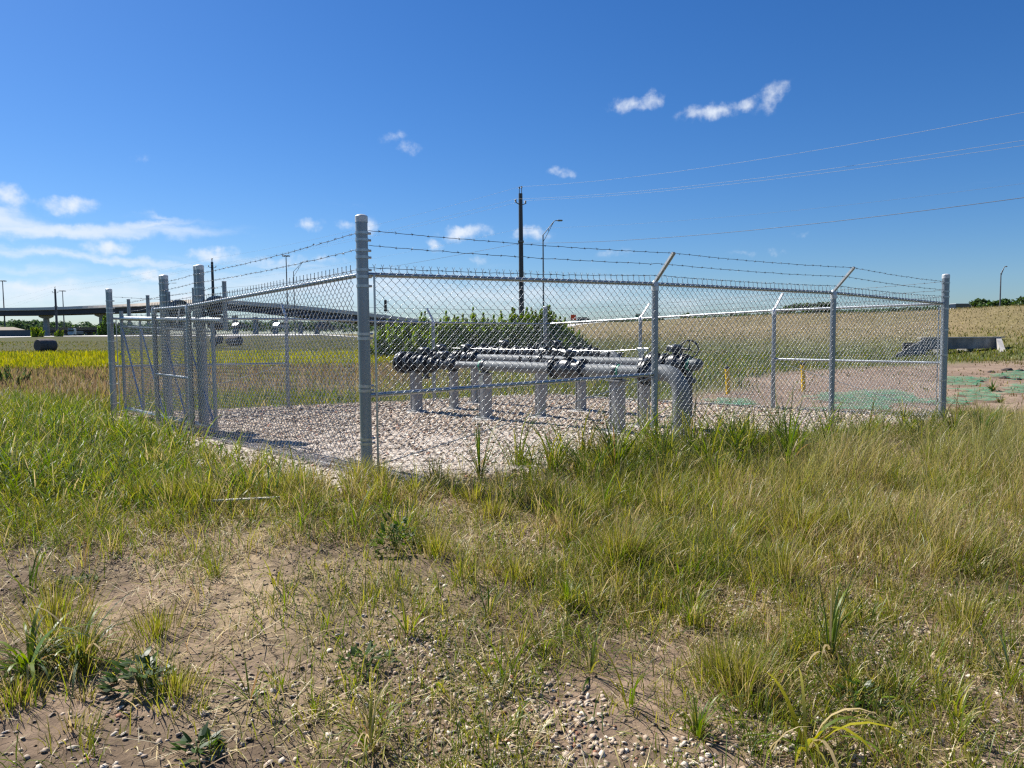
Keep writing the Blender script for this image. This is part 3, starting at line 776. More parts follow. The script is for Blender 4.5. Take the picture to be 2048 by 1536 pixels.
    # 6d loose clumps of broad bright blades
    cx, cy = scatter(2600, -6, 7, 2.1, 8.4, lambda x, y: .34 * np.maximum(mat_d(x, y), .12 * (y < 5) * infr(x, y)) * (.25 + .75 * ss(.4, .58, fb(x, y, 1.1, 231))))
    i, x, y, an, r = tufts(cx, cy, rng.integers(5, 20, len(cx)), U(len(cx), .015, .07)); n = len(x)
    hh = (U(len(cx), .14, .46) * (.75 + .4 * ss(2.6, 5.5, cy)))[i]
    c_ = pcol(n, ['fresh', 'deep', 'olive', 'yellow', 'lime', 'straw'], [6, 2, 2.4, 1.6, .6, .8])
    blades('broad_grass', x, y, hh * U(n, .5, 1.15), U(n, .005, .0105), an + rng.normal(0, .7, n), np.clip(r * 4, 0, .7) + np.abs(rng.normal(.1, .2, n)), U(n, .3, 2.6), c_, M_LEAF, 'loose clumps of broad bright green blades in the near grass', seg=5)
    # 6c soil crumbs on the bare ground
    x, y = scatter(70000, -4.5, 3, 1.9, 6.2, lambda x, y: infr(x, y) * (1 - .8 * mat_d(x, y)) * (.12 + .88 * ss(.45, .62, fb(x, y, .5, 211)))); n = len(x)
    stones('soil_crumbs', x, y, .0025 + .009 * rng.random(n) ** 3, np.array([[.20, .145, .10]]) * U(n, .55, 1.25)[:, None], 'small crumbs of dry brown soil', .1)
    # 7 pale seed heads standing over the left grass
    x, y = scatter(1500, -14, -3, 8.5, 17, lambda x, y: .22 * ss(.3, 1, ad_n(x, y)) * infr(x, y)); n = len(x)
    blades('seed_heads', x, y, U(n, .05, .10), U(n, .010, .018), U(n, 0, 6.28), U(n, .05, .3), U(n, .1, .5), pcol(n, ['pale'], [1]), M_DEAD, 'pale fluffy seed heads above the left grass', z=gz(x, y) + U(n, .38, .62))
    # 8 sprouts near the camera
    x, y = scatter(110000, -4.5, 5, 1.9, 5.6, lambda x, y: infr(x, y) * (.05 + .5 * ss(.40, .62, fb(x, y, .7, 171))) * (.13 + .87 * ss(-1.4, .1, x + .5 * (y - 2.6)))); n = len(x)
    c_ = pcol(n, ['fresh', 'olive', 'yellow', 'blue', 'straw'], [4, 4, 2.5, 1.5, 1.2])
    blades('sprouting_grass', x, y, U(n, .04, .19) * U(n, .6, 1.1), U(n, .0025, .0060), U(n, 0, 6.28), np.abs(rng.normal(.4, .32, n)), U(n, .1, 1.6), c_, M_LEAF, 'thin sprouting grass among the pebbles nearest the viewer')


grass_all()

# ------------------------------------------------------------------ single weeds and leafy plants
GW = 'weeds standing out of the grass'


def strap_plant(name, px, py, n, hmin, hmax, w, label, names, wts, cat='grass plant', stems=0, curve=(.6, 2.2), up=.25, yoff=0.0):
    """a plant of long strap leaves rooted at the ground seen at px, py"""
    d = ray(px, py); t = (g1(0, 3) - EYE) / d.z
    for _ in range(12):
        q = Vector((0, 0, EYE)) + d * t; t = (g1(q.x, q.y) - EYE) / d.z
    q = Vector((0, 0, EYE)) + d * t; loc = Vector((q.x, q.y, g1(q.x, q.y) - .005))
    root = thing(name, loc, label, cat, GW); n = int(n * 1.5)
    an = rng.random(n) * 6.28; h = rng.uniform(hmin, hmax, n); rr = rng.random(n) * .02 + .004
    z = loc.z + rng.uniform(0, .10, n) * (1 if stems else .2)
    c_ = pcol(n, names, wts, .2); w = w * .72; h = h * rng.uniform(.55, 1.05, n)
    dead = rng.random(n) < .14; c_[dead] = pcol(int(dead.sum()), ['straw', 'brown'], [2, 1])
    flop = rng.random(n) < .28
    blades('foliage', loc.x + np.cos(an) * rr, loc.y + np.sin(an) * rr, h, rng.uniform(.7, 1.3, n) * w, an, np.abs(rng.normal(up, .22, n)) + flop * rng.uniform(.2, .7, n), rng.uniform(curve[0], curve[1] + .5, n) + flop * .5, c_, M_LEAF, parent=root, origin=loc, seg=7, kind=None, z=z, face=an + np.pi / 2 + rng.normal(0, .25, n))
    if stems:
        m = MB()
        for k in range(stems):
            a = random.uniform(0, 6.28); hh = random.uniform(.55, .9) * hmax
            p0 = loc + Vector((math.cos(a) * .01, math.sin(a) * .01, 0)); p1 = p0 + Vector((math.cos(a) * .05, math.sin(a) * .05, hh * .55)); p2 = p0 + Vector((math.cos(a) * .13, math.sin(a) * .13, hh))
            m.poly([p0, p1, p2], [.004, .003, .0015], 6)
        o = m.build('stem', M_STEM, root)
    return root


M_STEM = simple('green_stem', (.10, .14, .03), .6, 0, .25, 30)
GRN = (['fresh', 'deep', 'olive', 'yellow'], [5, 2, 2, 1.5])
strap_plant('strap_leaf_weed', 1660, 1320, 14, .25, .52, .016, 'tallest upright green weed in the lower right grass', *GRN, stems=2, curve=(.15, .9), up=.12)
strap_plant('strap_leaf_weed', 1612, 1500, 11, .32, .62, .024, 'broad bladed yellow green weed arching over the pebbles at bottom right', ['yellow', 'fresh', 'lime'], [3, 4, 1.5], curve=(1.2, 2.4), up=.5)
strap_plant('strap_leaf_weed', 1395, 1475, 34, .14, .34, .008, 'bushy green clump right of centre among the pebbles', *GRN, curve=(.4, 1.5), up=.3)
strap_plant('strap_leaf_weed', 60, 1345, 44, .26, .56, .019, 'wide leaved dark green weed at the left edge on bare soil', ['fresh', 'blue', 'deep'], [4, 2, 2], curve=(1.0, 2.4), up=.45)
strap_plant('strap_leaf_weed', 165, 1325, 30, .24, .5, .015, 'drooping green weed beside the one at the left edge', ['deep', 'fresh', 'blue', 'yellow'], [3, 4, 2, 1], curve=(1.0, 2.2), up=.5)
strap_plant('strap_leaf_weed', 740, 1500, 18, .22, .40, .012, 'arching weed with dry brown tips at bottom centre', ['fresh', 'olive', 'straw'], [3, 3, 2], curve=(1.3, 2.8), up=.3)
strap_plant('strap_leaf_weed', 978, 1235, 9, .20, .38, .012, 'narrow upright green weed at the middle of the foreground', *GRN, curve=(.1, .6), up=.1)
strap_plant('strap_leaf_weed', 815, 1270, 10, .18, .36, .010, 'forked green weed left of the narrow upright one', *GRN, curve=(.1, .8), up=.35)
strap_plant('strap_leaf_weed', 1135, 1215, 60, .14, .26, .007, 'dense little bright green tuft at the centre of the foreground', ['fresh', 'lime', 'olive'], [5, 1, 2], curve=(.2, 1.0), up=.2)
strap_plant('strap_leaf_weed', 1180, 1350, 10, .2, .42, .011, 'leaning green weed with one long blade to its left', *GRN, curve=(.4, 1.4), up=.55)
strap_plant('strap_leaf_weed', 500, 1400, 9, .22, .40, .009, 'spread out thin green weed on the bare soil', *GRN, curve=(.2, .9), up=.8)
strap_plant('strap_leaf_weed', 2020, 1370, 14, .22, .45, .011, 'blue green weed leaning in from the right edge', ['blue', 'fresh', 'olive'], [4, 3, 2], curve=(.3, 1.2), up=.5)
strap_plant('strap_leaf_weed', 1915, 1440, 16, .14, .3, .009, 'yellow tinged weed close to the lower right corner', ['yellow', 'fresh', 'straw'], [3, 3, 2], curve=(.5, 1.6), up=.35)
strap_plant('strap_leaf_weed', 1575, 945, 34, .5, 1.0, .017, 'tall dark green weed against the fence between the two leaning barb arms', ['deep', 'fresh'], [4, 3], curve=(.2, 1.5), up=.2, stems=3)
strap_plant('strap_leaf_weed', 1230, 965, 32, .5, 1.05, .017, 'tall pale green weed in front of the first line post', ['fresh', 'olive', 'yellow'], [4, 3, 1], curve=(.3, 1.6), up=.22, stems=3)
strap_plant('strap_leaf_weed', 960, 965, 28, .45, .95, .011, 'tall dark weed against the fence below the brace rail', ['deep', 'fresh', 'olive'], [4, 3, 2], curve=(.1, 1.0), up=.18, stems=3)
strap_plant('strap_leaf_weed', 1962, 893, 110, .35, .85, .013, 'dark green bushy weed at the foot of the right corner post', ['deep', 'blue', 'olive'], [4, 2, 2], curve=(.3, 1.4), up=.35)
strap_plant('strap_leaf_weed', 1908, 880, 90, .30, .72, .012, 'smaller dark weed touching the right corner post', ['deep', 'olive'], [4, 2], curve=(.3, 1.4), up=.3)
strap_plant('strap_leaf_weed', 1985, 782, 40, .25, .5, .03, 'spiky dark green weed on the green netting at right', ['deep', 'blue'], [4, 2], curve=(.6, 1.8), up=.6)
strap_plant('strap_leaf_weed', 2000, 806, 34, .15, .34, .02, 'low olive weed on bare clay below the netting', ['olive', 'deep'], [3, 2], curve=(.6, 1.8), up=.6)
strap_plant('strap_leaf_weed', 500, 985, 26, .28, .5, .013, 'bright green weed on the gravel edge left of the corner post', ['fresh', 'yellow', 'deep'], [4, 2, 2], curve=(.6, 2.0), up=.4)
strap_plant('strap_leaf_weed', 280, 850, 40, .3, .6, .014, 'glossy green weed leaning on the gate latch post', ['fresh', 'deep'], [4, 2], curve=(.8, 2.0), up=.45)
strap_plant('strap_leaf_weed', 110, 900, 46, .35, .7, .013, 'tallest green weed in the lush grass at left', ['fresh', 'yellow', 'deep'], [4, 2, 2], curve=(.4, 1.8), up=.3, stems=4)


def leafy(px, py, n, size, spread, height, label, names, wts):
    """a low broad-leaved herb"""
    d = ray(px, py); t = (-.25 - EYE) / d.z
    for _ in range(12):
        q = Vector((0, 0, EYE)) + d * t; t = (g1(q.x, q.y) - EYE) / d.z
    q = Vector((0, 0, EYE)) + d * t; loc = Vector((q.x, q.y, g1(q.x, q.y) - .005))
    root = thing('broadleaf_weed', loc, label, 'weed', 'broad leaved weeds')
    an = rng.random(n) * 6.28; rr = spread * np.sqrt(rng.random(n))
    zz = loc.z + height * (1 - (rr / spread) ** 2) * rng.uniform(.3, 1, n) + .01
    h2 = an + rng.normal(0, .7, n)
    blades('foliage', loc.x + np.cos(an) * rr, loc.y + np.sin(an) * rr, rng.uniform(.7, 1.3, n) * size, rng.uniform(.35, .5, n) * size, h2, rng.uniform(.7, 1.5, n), rng.uniform(0, .6, n), pcol(n, names, wts, .2), M_LEAF, parent=root, origin=loc, seg=5, kind=None, z=zz, face=h2 + np.pi / 2)
    m = MB()
    for k in range(9):
        a = random.uniform(0, 6.28); r_ = spread * random.uniform(.3, .8)
        m.poly([loc, loc + Vector((math.cos(a) * r_ * .4, math.sin(a) * r_ * .4, height * .6)), loc + Vector((math.cos(a) * r_, math.sin(a) * r_, height * .7))], [.004, .003, .0015], 5)
    m.build('stem', M_STEM, root)


leafy(790, 1100, 120, .05, .15, .22, 'dark leafy weed just below the corner post', ['deep', 'deep', 'fresh'], [4, 2, 2])
leafy(280, 1375, 80, .06, .13, .13, 'blue green leafy weed on the cracked bare soil', ['blue', 'deep'], [3, 3])
leafy(395, 1505, 40, .045, .08, .06, 'small dark leafy weed at the bottom left beside pebbles', ['deep', 'blue'], [4, 1])
leafy(150, 1172, 40, .04, .12, .05, 'flat leafy weed on the soil at left', ['deep', 'fresh'], [3, 2])
leafy(1720, 1410, 60, .045, .14, .09, 'low dark leafy weed under the arching yellow green blades', ['deep', 'fresh'], [4, 1])
leafy(735, 1330, 50, .04, .12, .07, 'low leafy weed left of the pebble patch', ['deep', 'blue'], [4, 1])


# ------------------------------------------------------------------ chain link fabric
def chain_link(P, Q, zb0, zb1, zt0, zt1, mtl, parent, w=.078, h=.08, rw=.0023, detail=2, sides=4, flip=1, twist=True):
    """interlocked zigzag wires between two plan points; bottom and top heights are given at both ends"""
    P = Vector(P); Q = Vector(Q); Ln = (Q - P).length; t = (Q - P).normalized(); nn = Vector((t.y, -t.x)) * flip
    nw = int(Ln / (w / 2)); rows = int(round(((zt0 - zb0) + (zt1 - zb1)) / 2 / (h / 2)))
    K = rows * detail + 1
    s = np.arange(K) / detail                      # in half periods
    i = np.arange(nw)
    par = (s[None, :] + i[:, None]) % 2.0
    tri = 1 - np.abs(par - 1)                      # 0 at the left apex, 1 at the right apex
    over = .0035
    xl = (i[:, None] * w / 2) + tri * (w / 2 + 2 * over) - over
    dep = np.where(par < 1, 1, -1) * np.sin(np.pi * tri) * .0035
    rag = .004 * (vn(xl * 3, s[None, :] * .5 + xl * 0, 1.0, 5) - .5)
    f = np.clip(xl / Ln, 0, 1)
    zb = zb0 + (zb1 - zb0) * f; zt = zt0 + (zt1 - zt0) * f
    bulge = .012 * np.sin(f * 19) * np.sin(s[None, :] / rows * 3.1) * (1 if twist else 1)
    zz = zb + (zt - zb) * (s[None, :] / rows)
    X = P.x + t.x * (xl + rag) + nn.x * (dep + bulge); Y = P.y + t.y * (xl + rag) + nn.y * (dep + bulge)
    pts = np.stack([X, Y, zz], -1)                 # nw,K,3
    tan = np.gradient(pts, axis=1); tan /= np.linalg.norm(tan, axis=-1, keepdims=True)
    n3 = np.array([nn.x, nn.y, 0.0])
    a = np.cross(tan, n3); a /= np.linalg.norm(a, axis=-1, keepdims=True); b = np.cross(tan, a)
    ang = np.arange(sides) * 2 * np.pi / sides + np.pi / 4
    ring = pts[:, :, None, :] + rw * (np.cos(ang)[None, None, :, None] * a[:, :, None, :] + np.sin(ang)[None, None, :, None] * b[:, :, None, :])
    V = ring.reshape(-1, 3)
    idx = np.arange(nw * K * sides).reshape(nw, K, sides)
    q = np.stack([idx[:, :-1, :], idx[:, 1:, :], np.roll(idx, -1, 2)[:, 1:, :], np.roll(idx, -1, 2)[:, :-1, :]], -1).reshape(-1, 4)
    if twist:   # twisted and barbed selvage: a short stem and two tips over every top apex
        ap = np.arange(0, nw, 1)
        tv = []; tq = []
        for k in ap:
            if (rows + k) % 2: continue
            x0 = (k * w / 2) - over; ff = min(1, max(0, x0 / Ln)); z0 = zt0 + (zt1 - zt0) * ff
            base = np.array([P.x + t.x * x0, P.y + t.y * x0, z0])
            for (p0, p1, r_) in ((base, base + [0, 0, .034], rw * 1.5), (base + [0, 0, .030], base + np.array([t.x * .012 + nn.x * .004, t.y * .012 + nn.y * .004, .056]), rw), (base + [0, 0, .030], base + np.array([-t.x * .012 - nn.x * .004, -t.y * .012 - nn.y * .004, .056]), rw)):
                o_ = len(tv)
                e1 = np.array([t.x, t.y, 0]) * r_; e2 = np.array([nn.x, nn.y, 0]) * r_
                for pp in (p0, p1): tv += [pp + e1, pp + e2, pp - e1, pp - e2]
                tq += [(o_ + j, o_ + (j + 1) % 4, o_ + 4 + (j + 1) % 4, o_ + 4 + j) for j in range(4)]
        if tv:
            q = np.concatenate([q, np.array(tq) + len(V)]); V = np.concatenate([V, np.array(tv)])
    org = ORG[parent.name]
    return mesh_np('chain_link_mesh', V, q.ravel(), np.full(len(q), 4), mtl, parent, None, True, org)


def barbed(points, parent, spacing=.125, r=.0017):
    """two-strand wire with four-point barbs through the given points"""
    m = MB(); pts = [Vector(p) for p in points]
    dense = []
    for a, b in zip(pts[:-1], pts[1:]):
        L_ = (b - a).length; k = max(2, int(L_ / .05))
        for j in range(k):
            f = j / k; p = a.lerp(b, f); p.z += -.035 * (L_ / 3) * 4 * f * (1 - f) * .5 + random.uniform(-.003, .003)
            if random.random() < .04: p.z += random.uniform(-.008, .010)
            dense.append(p)
    dense.append(pts[-1])
    m.poly(dense, r * 1.55, 5)
    acc = 0.0
    for a, b in zip(dense[:-1], dense[1:]):
        acc += (b - a).length
        if acc > spacing:
            acc = random.uniform(-.02, .02); t = (b - a).normalized()
            m.poly([a - t * .009, a + t * .009], r * 2.6, 5)
            s_ = t.cross(Vector((0, 0, 1))).normalized()
            for k in range(4):
                an = random.uniform(0, 6.28) if k == 0 else an + 1.57
                d = (Vector((0, 0, 1)) * math.cos(an) + s_ * math.sin(an)) * .017 + t * random.uniform(-.012, .012)
                m.poly([a + t * (.006 * (k % 2) - .003), a + d], [r * 1.1, r * .5], 4, False)
    return m.build('barbed_wire', M_BARB, parent)


V3 = lambda p, z: Vector((p.x, p.y, z))


def cap_profile(r): return [(0, r * 1.06), (.052, r * 1.06), (.058, r * .98), (.066, r * .7), (.071, r * .35), (.072, .0)]


def terminal_post(P, zr, ztop, zb, parent, r=.052, bands=(), side=None, label=None):
    m = MB(); m.tube(V3(P, zb - .3), V3(P, ztop - .05), r, 22); o = m.build('terminal_post', M_GALV, parent)
    root = parent
    c_ = MB(); c_.lathe(V3(P, ztop - .06), (0, 0, 1), cap_profile(r), 22); c_.build('post_cap', M_CAP, o, root)
    for z in bands:
        b = MB(); b.lathe(V3(P, z - .012), (0, 0, 1), [(0, r + .001), (0, r + .006), (.024, r + .006), (.024, r + .001)], 22)
        for sd in (side or ()):
            d = Vector((sd.x, sd.y, 0)); b.tube(V3(P, z) + d * r, V3(P, z) + d * (r + .03), .011, 8)
        b.build('tension_band', M_BAND, o, root)
    if label: o['label'] = label
    return o


def line_post(P, zr, zb, parent, out=None, r=.0365, arm=.45):
    m = MB(); m.tube(V3(P, zb - .3), V3(P, zr - .02), r, 18); o = m.build('line_post', M_GALV, parent)
    c_ = MB(); c_.lathe(V3(P, zr - .075), (0, 0, 1), [(0, r * 1.02), (0, r * 1.16), (.05, r * 1.16), (.09, r * .95), (.115, r * .55), (.118, 0)], 18)
    c_.build('loop_cap', M_CAP, o, parent)
    tips = None
    if out is not None:
        d = Vector((out.x, out.y, 0)) * .707 + Vector((0, 0, .707)); sd = Vector((-out.y, out.x, 0)); up = d.cross(sd)
        a0 = V3(P, zr + .02) - d * .03; a1 = a0 + d * arm
        ar = MB(); wd, th = .021, .012
        prof = lambda w_, t_: [sd * w_ + up * t_, -sd * w_ + up * t_, -sd * w_ - up * t_, -sd * (w_ - .006) - up * t_, -sd * (w_ - .006) + up * (t_ - .006), sd * (w_ - .006) + up * (t_ - .006), sd * (w_ - .006) - up * t_, sd * w_ - up * t_]
        ar.prism([a0 + q for q in prof(wd, th)], a0, a1)
        ar.build('barb_arm', M_CAP, o, parent)
        tips = [a0 + d * (arm * f) + up * .014 for f in (.96, .62, .26)]
    return o, tips


def rail(a, b, r, name, parent, mt=M_RAIL):
    m = MB(); m.tube(a, b, r, 14); return m.build(name, mt, parent)


POSTS = {'q1': Vector((1.60, 8.40)), 'q2': Vector((4.29, 10.05)), 'r1': Vector((4.73, 13.57)), 'r2': Vector((2.72, 15.89)), 's1': Vector((-1.72, 16.55)), 's2': Vector((-4.45, 14.88))}
RZ = {'A': zat(PA.x, PA.y, 549), 'B': zat(PB.x, PB.y, 607), 'C': zat(PC.x, PC.y, 648), 'D': zat(PD.x, PD.y, 637), 'q1': zat(1.60, 8.40, 568), 'q2': zat(4.29, 10.05, 586),
      'r1': zat(4.73, 13.57, 621), 'r2': zat(2.72, 15.89, 637), 's1': zat(-1.72, 16.55, 645), 's2': zat(-4.45, 14.88, 638)}
OUT_AB = Vector((tAB.y, -tAB.x)); tBC = (PC - PB).normalized(); OUT_BC = Vector((tBC.y, -tBC.x)); tCD = (PD - PC).normalized(); OUT_CD = Vector((tCD.y, -tCD.x))
OUT_AD = Vector((-tAD.y, tAD.x))
GP = lambda p: g1(p.x, p.y)
n3 = lambda v, k: Vector((v.x * k, v.y * k, 0))


def fence_run(label, Pn, Qn, P, Q, mids, out, postP, postQ, brace=(), brace_z=(), arms=True, det=2, rw=.0022, wire_ends=None, rod=()):
    root = thing('chain_link_fence', (P.x, P.y, GP(P)), label, 'fence', 'sides of the chain link enclosure')
    zP, zQ = RZ[Pn], RZ[Qn]
    chain = [(P, zP)] + [(POSTS[k], RZ[k]) for k in mids] + [(Q, zQ)]
    t = (Q - P).normalized()
    if postP: terminal_post(P, zP, postP, GP(P), root, bands=[zP + .36, zP + .30, zP + .21, zP + .15, zP - .10, zP - .02, zP - .52, zP - .56, zP - .98, zP - 1.02, zP - 1.45, zP - 1.49, zP + .04], side=(t,))
    if postQ: terminal_post(Q, zQ, postQ, GP(Q), root, bands=[zQ + .31, zQ + .18, zQ + .1, zQ - .08, zQ - .40, zQ - .78, zQ - 1.16, zQ - 1.5], side=(-t,))
    tips = []
    for k in mids:
        o, tp = line_post(POSTS[k], RZ[k], GP(POSTS[k]), root, out if arms else None); tips.append(tp)
    for (a, za), (b, zb) in zip(chain[:-1], chain[1:]):
        rail(V3(a, za), V3(b, zb), .021, 'top_rail', root)
    # fabric hangs on the outside; it follows the rail post to post
    fab = out * .030
    for k, ((a, za), (b, zb)) in enumerate(zip(chain[:-1], chain[1:])):
        chain_link(a + fab + t * (.10 if k == 0 else 0), b + fab - t * (.08 if k == len(chain) - 2 else 0), GP(a) + .03, GP(b) + .03, za + .035, zb + .035, M_WIRE, root, detail=det, rw=rw)
    for (p, z, sg) in ((P, zP, 1), (Q, zQ, -1)):
        tb = MB(); c0 = p + fab + t * (.095 * sg); tb.box(V3(c0, (z + GP(p)) / 2 + .02), (.018, .006, z - GP(p) - .04), Matrix(((t.x, -t.y, 0), (t.y, t.x, 0), (0, 0, 1)))); tb.build('tension_bar', M_BAND, root)
    for (a, b), (za, zb) in zip(brace, brace_z):
        rail(V3(a, za), V3(b, zb), .021, 'brace_rail', root)
    for (a, b, za, zb) in rod:
        rail(V3(a, za), V3(b, zb), .005, 'truss_rod', root, M_GALV)
    bw = MB(); bw.poly([V3(p + fab, GP(p) + .07) for p, z in chain], .0022, 5); bw.build('tension_wire', M_WIRE, root)
    for w_ in range(3):
        pts = [V3(P + t * .06, zP + wire_ends[0][w_])] + [(tp[w_] if tp else V3(POSTS[k], RZ[k] + .4 - .13 * w_)) for k, tp in zip(mids, tips)] + [V3(Q - t * .06, zQ + wire_ends[1][w_])]
        barbed(pts, root, r=.0017 * (1 if det > 1 else .9))
    return root


topA = zat(PA.x, PA.y, 431); topB = zat(PB.x, PB.y, 549); topC = zat(PC.x, PC.y, 613); topD = zat(PD.x, PD.y, 578)
# front side, with both of its big corner posts
bzA, bz1 = zat(PA.x, PA.y, 791), zat(1.60, 8.40, 748)
fence_run('front of the chain link fence, from the thick near corner post to the right corner', 'A', 'B', PA, PB, ['q1', 'q2'], OUT_AB, topA, topB,
          brace=[(PA, POSTS['q1'])], brace_z=[(bzA, bz1)], det=3, rw=.0024, wire_ends=([.385, .255, .06], [.33, .205, .105]), rod=[(PA, POSTS['q1'], GP(PA) + .08, bz1 - .03)])
bzB, bzr1 = zat(PB.x, PB.y, 726), zat(4.73, 13.57, 718)
fence_run('right side of the chain link fence, its middle rail glaring white in the sun', 'B', 'C', PB, PC, ['r1', 'r2'], OUT_BC, None, topC,
          brace=[(PB, POSTS['r1'])], brace_z=[(bzB, bzr1)], det=2, wire_ends=([.33, .2, .1], [.36, .22, .1]), rod=[(PB, POSTS['r1'], GP(PB) + .08, bzr1 - .03)])
bzD, bzs2 = zat(PD.x, PD.y, 733), zat(-4.45, 14.88, 727)
fence_run('back of the chain link fence, beyond the pipes and before the green thicket', 'C', 'D', PC, PD, ['s1', 's2'], OUT_CD, None, topD,
          brace=[(PD, POSTS['s2'])], brace_z=[(bzD, bzs2)], det=2, wire_ends=([.36, .22, .1], [.38, .22, .06]), rod=[(PD, POSTS['s2'], GP(PD) + .08, bzs2 - .03)])


# left side up to the gate, and the sliding gate
def on_ad(t_, off=0.0): return PA + (PD - PA) * t_ - OUT_AD * off


E1, E2 = on_ad(.527), on_ad(.704)
zE1, zE2 = zat(E1.x, E1.y, 613), zat(E2.x, E2.y, 619)
left = thing('chain_link_fence', (E2.x, E2.y, GP(E2)), 'left side of the chain link fence running back to the black gate rollers', 'fence', 'sides of the chain link enclosure')
line_post(E1, zE1, GP(E1), left, None, .034)
line_post(E2, zE2, GP(E2), left, None, .034)
rail(V3(PA, RZ['A']), V3(E1, zE1), .021, 'top_rail', left)
rail(V3(E1, zE1), V3(E2, zE2), .021, 'top_rail', left)
fabo = OUT_AD * .03
chain_link(E1 + fabo, PA + fabo - (PD - PA).normalized() * -.10, GP(E1) + .03, GP(PA) + .03, zE1 + .035, RZ['A'] + .035, M_WIRE, left, detail=3, rw=.0027)
chain_link(E2 + fabo, E1 + fabo, GP(E2) + .03, GP(E1) + .03, zE2 + .035, zE1 + .035, M_WIRE, left, detail=3, rw=.0027)
rail(V3(E2, zat(E2.x, E2.y, 748)), V3(E1, zat(E1.x, E1.y, 757)), .021, 'brace_rail', left)
bw = MB(); bw.poly([V3(p + fabo, GP(p) + .06) for p in (PA, E1, E2)], .0022, 5); bw.build('tension_wire', M_WIRE, left)
R1, R2 = on_ad(.522, .14), on_ad(.698, .14)
zR1, zR2 = zat(R1.x, R1.y, 531), zat(R2.x, R2.y, 551)
for pa, p1, p2 in ((467, 549, 566), (500, 566, 582), (540, 592, 604)):
    barbed([V3(PA - OUT_AD * -.055, zat(PA.x, PA.y, pa)), V3(R1 + OUT_AD * .055, zat(R1.x, R1.y, p1)), V3(R2 + OUT_AD * .055, zat(R2.x, R2.y, p2))], left)
st = MB(); a = at(359, 617, E2.y - .7); b = at(353, 646, E2.y - .7); st.poly([a, a.lerp(b, .5) + Vector((.01, 0, 0)), b], [.012, .010, .012], 6); st.build('white_tie', M_WHITE, left)

adr = Matrix(((tAD.x, -tAD.y, 0), (tAD.y, tAD.x, 0), (0, 0, 1)))
for P_, zt_, lab in ((R1, zR1, 'taller pair of thick grey gate posts carrying black rollers, nearer the corner'), (R2, zR2, 'shorter looking pair of thick grey gate posts with black rollers, beside the gate opening')):
    root = thing('roller_gate_post', (P_.x, P_.y, GP(P_)), lab, 'gate post', 'gate posts with rollers')
    zr = zE1 if P_ is R1 else zE2
    for k in (-1, 1):
        q = P_ + tAD * (.052 * k)
        m = MB(); m.tube(V3(q, GP(q) - .3), V3(q, zt_ - .05), .050, 20); o = m.build('post', M_GALV, root)
        c_ = MB(); c_.lathe(V3(q, zt_ - .06), (0, 0, 1), cap_profile(.050), 20); c_.build('post_cap', M_CAP, o, root)
        for z in (zt_ - .13, zt_ - .31, zt_ - .48, zr - .06, zr - .5, zr - 1.0, zr - 1.4):
            b_ = MB(); b_.lathe(V3(q, z), (0, 0, 1), [(0, .051), (0, .056), (.022, .056), (.022, .051)], 20); b_.build('tension_band', M_BAND, o, root)
    # roller trucks with their ribbed black covers, above and below the track
    ctr = P_ - OUT_AD * .12 - tAD * .28
    for dz, rr, nm in ((.03, .125, 'roller_cover'), (-.20, .105, 'roller_cover')):
        m = MB(); zc = zr - .02 + dz
        a0 = V3(ctr, zc) - Vector((tAD.x, tAD.y, 0)) * .15; ax = Vector((tAD.x, tAD.y, 0))
        prof = []
        for j in range(7): prof += [(j * .043, rr * (.86 if j in (0, 6) else .97)), (j * .043 + .03, rr * (.9 if j in (0, 6) else 1.0))]
        m.lathe(a0, ax, [(0, 0)] + prof + [(.30, 0)], 18)
        m.build(nm, M_RUB, root)
    m = MB(); m.box(V3(P_ - OUT_AD * .06 - tAD * .16, zr - .10), (.30, .05, .06), adr, .008); m.build('roller_bracket', M_VALVE, root)

gate = thing('sliding_gate', tuple(V3(on_ad(.97, .12), GP(on_ad(.97)))), 'cantilever sliding gate leaf of silver chain link with blue grey diagonal braces', 'gate')
GL = lambda t_, z: V3(on_ad(t_, .12), z)
zt97, zt45 = zat(*on_ad(.97, .12), 637), zat(*on_ad(.43, .12), 641)
ztop = lambda t_: zt97 + (zt45 - zt97) * (.97 - t_) / .54
zb97, zb45 = GP(on_ad(.97)) + .16, GP(on_ad(.45)) + .14
zbot = lambda t_: zb97 + (zb45 - zb97) * (.97 - t_) / .52
rail(GL(.97, ztop(.97)), GL(.4255, ztop(.4255)), .036, 'top_track', gate)
rail(GL(.97, ztop(.97) - .14), GL(.464, ztop(.464) - .14), .018, 'upper_rail', gate)
rail(GL(.97, zbot(.97)), GL(.464, zbot(.464)), .036, 'bottom_rail', gate)
for t_ in (.97, .84, .71, .59, .464):
    rail(GL(t_, zbot(t_)), GL(t_, ztop(t_)), .026 if t_ in (.97, .464) else .019, 'upright', gate, M_GALV)
for a_, b_ in ((.97, .845), (.84, .715), (.71, .595), (.59, .47)):
    rail(GL(a_, ztop(a_) - .12), GL(b_, zbot(b_) + .02), .014, 'diagonal_brace', gate, M_BLUE)
for t_, py in ((.934, 598), (.805, 590), (.684, 583), (.555, 575), (.4255, 562)):
    q = on_ad(t_, .12); zz = zat(q.x, q.y, py)
    m = MB(); z0 = ztop(t_) - (.10 if t_ > .43 else .12)
    m.tube(V3(q - OUT_AD * .045, z0), V3(q - OUT_AD * .045, zz - .01), .027, 12)
    o = m.build('barb_post', M_GALV, gate)
    c_ = MB(); c_.lathe(V3(q - OUT_AD * .045, zz - .012), (0, 0, 1), [(0, .029), (.012, .029), (.014, .02), (.016, 0)], 12); c_.build('post_cap', M_CAP, o, gate)
m = MB(); m.tube(GL(.97, ztop(.97) - .05), GL(.97, ztop(.97) + .13), .033, 14); m.build('latch_post', M_GALV, gate)
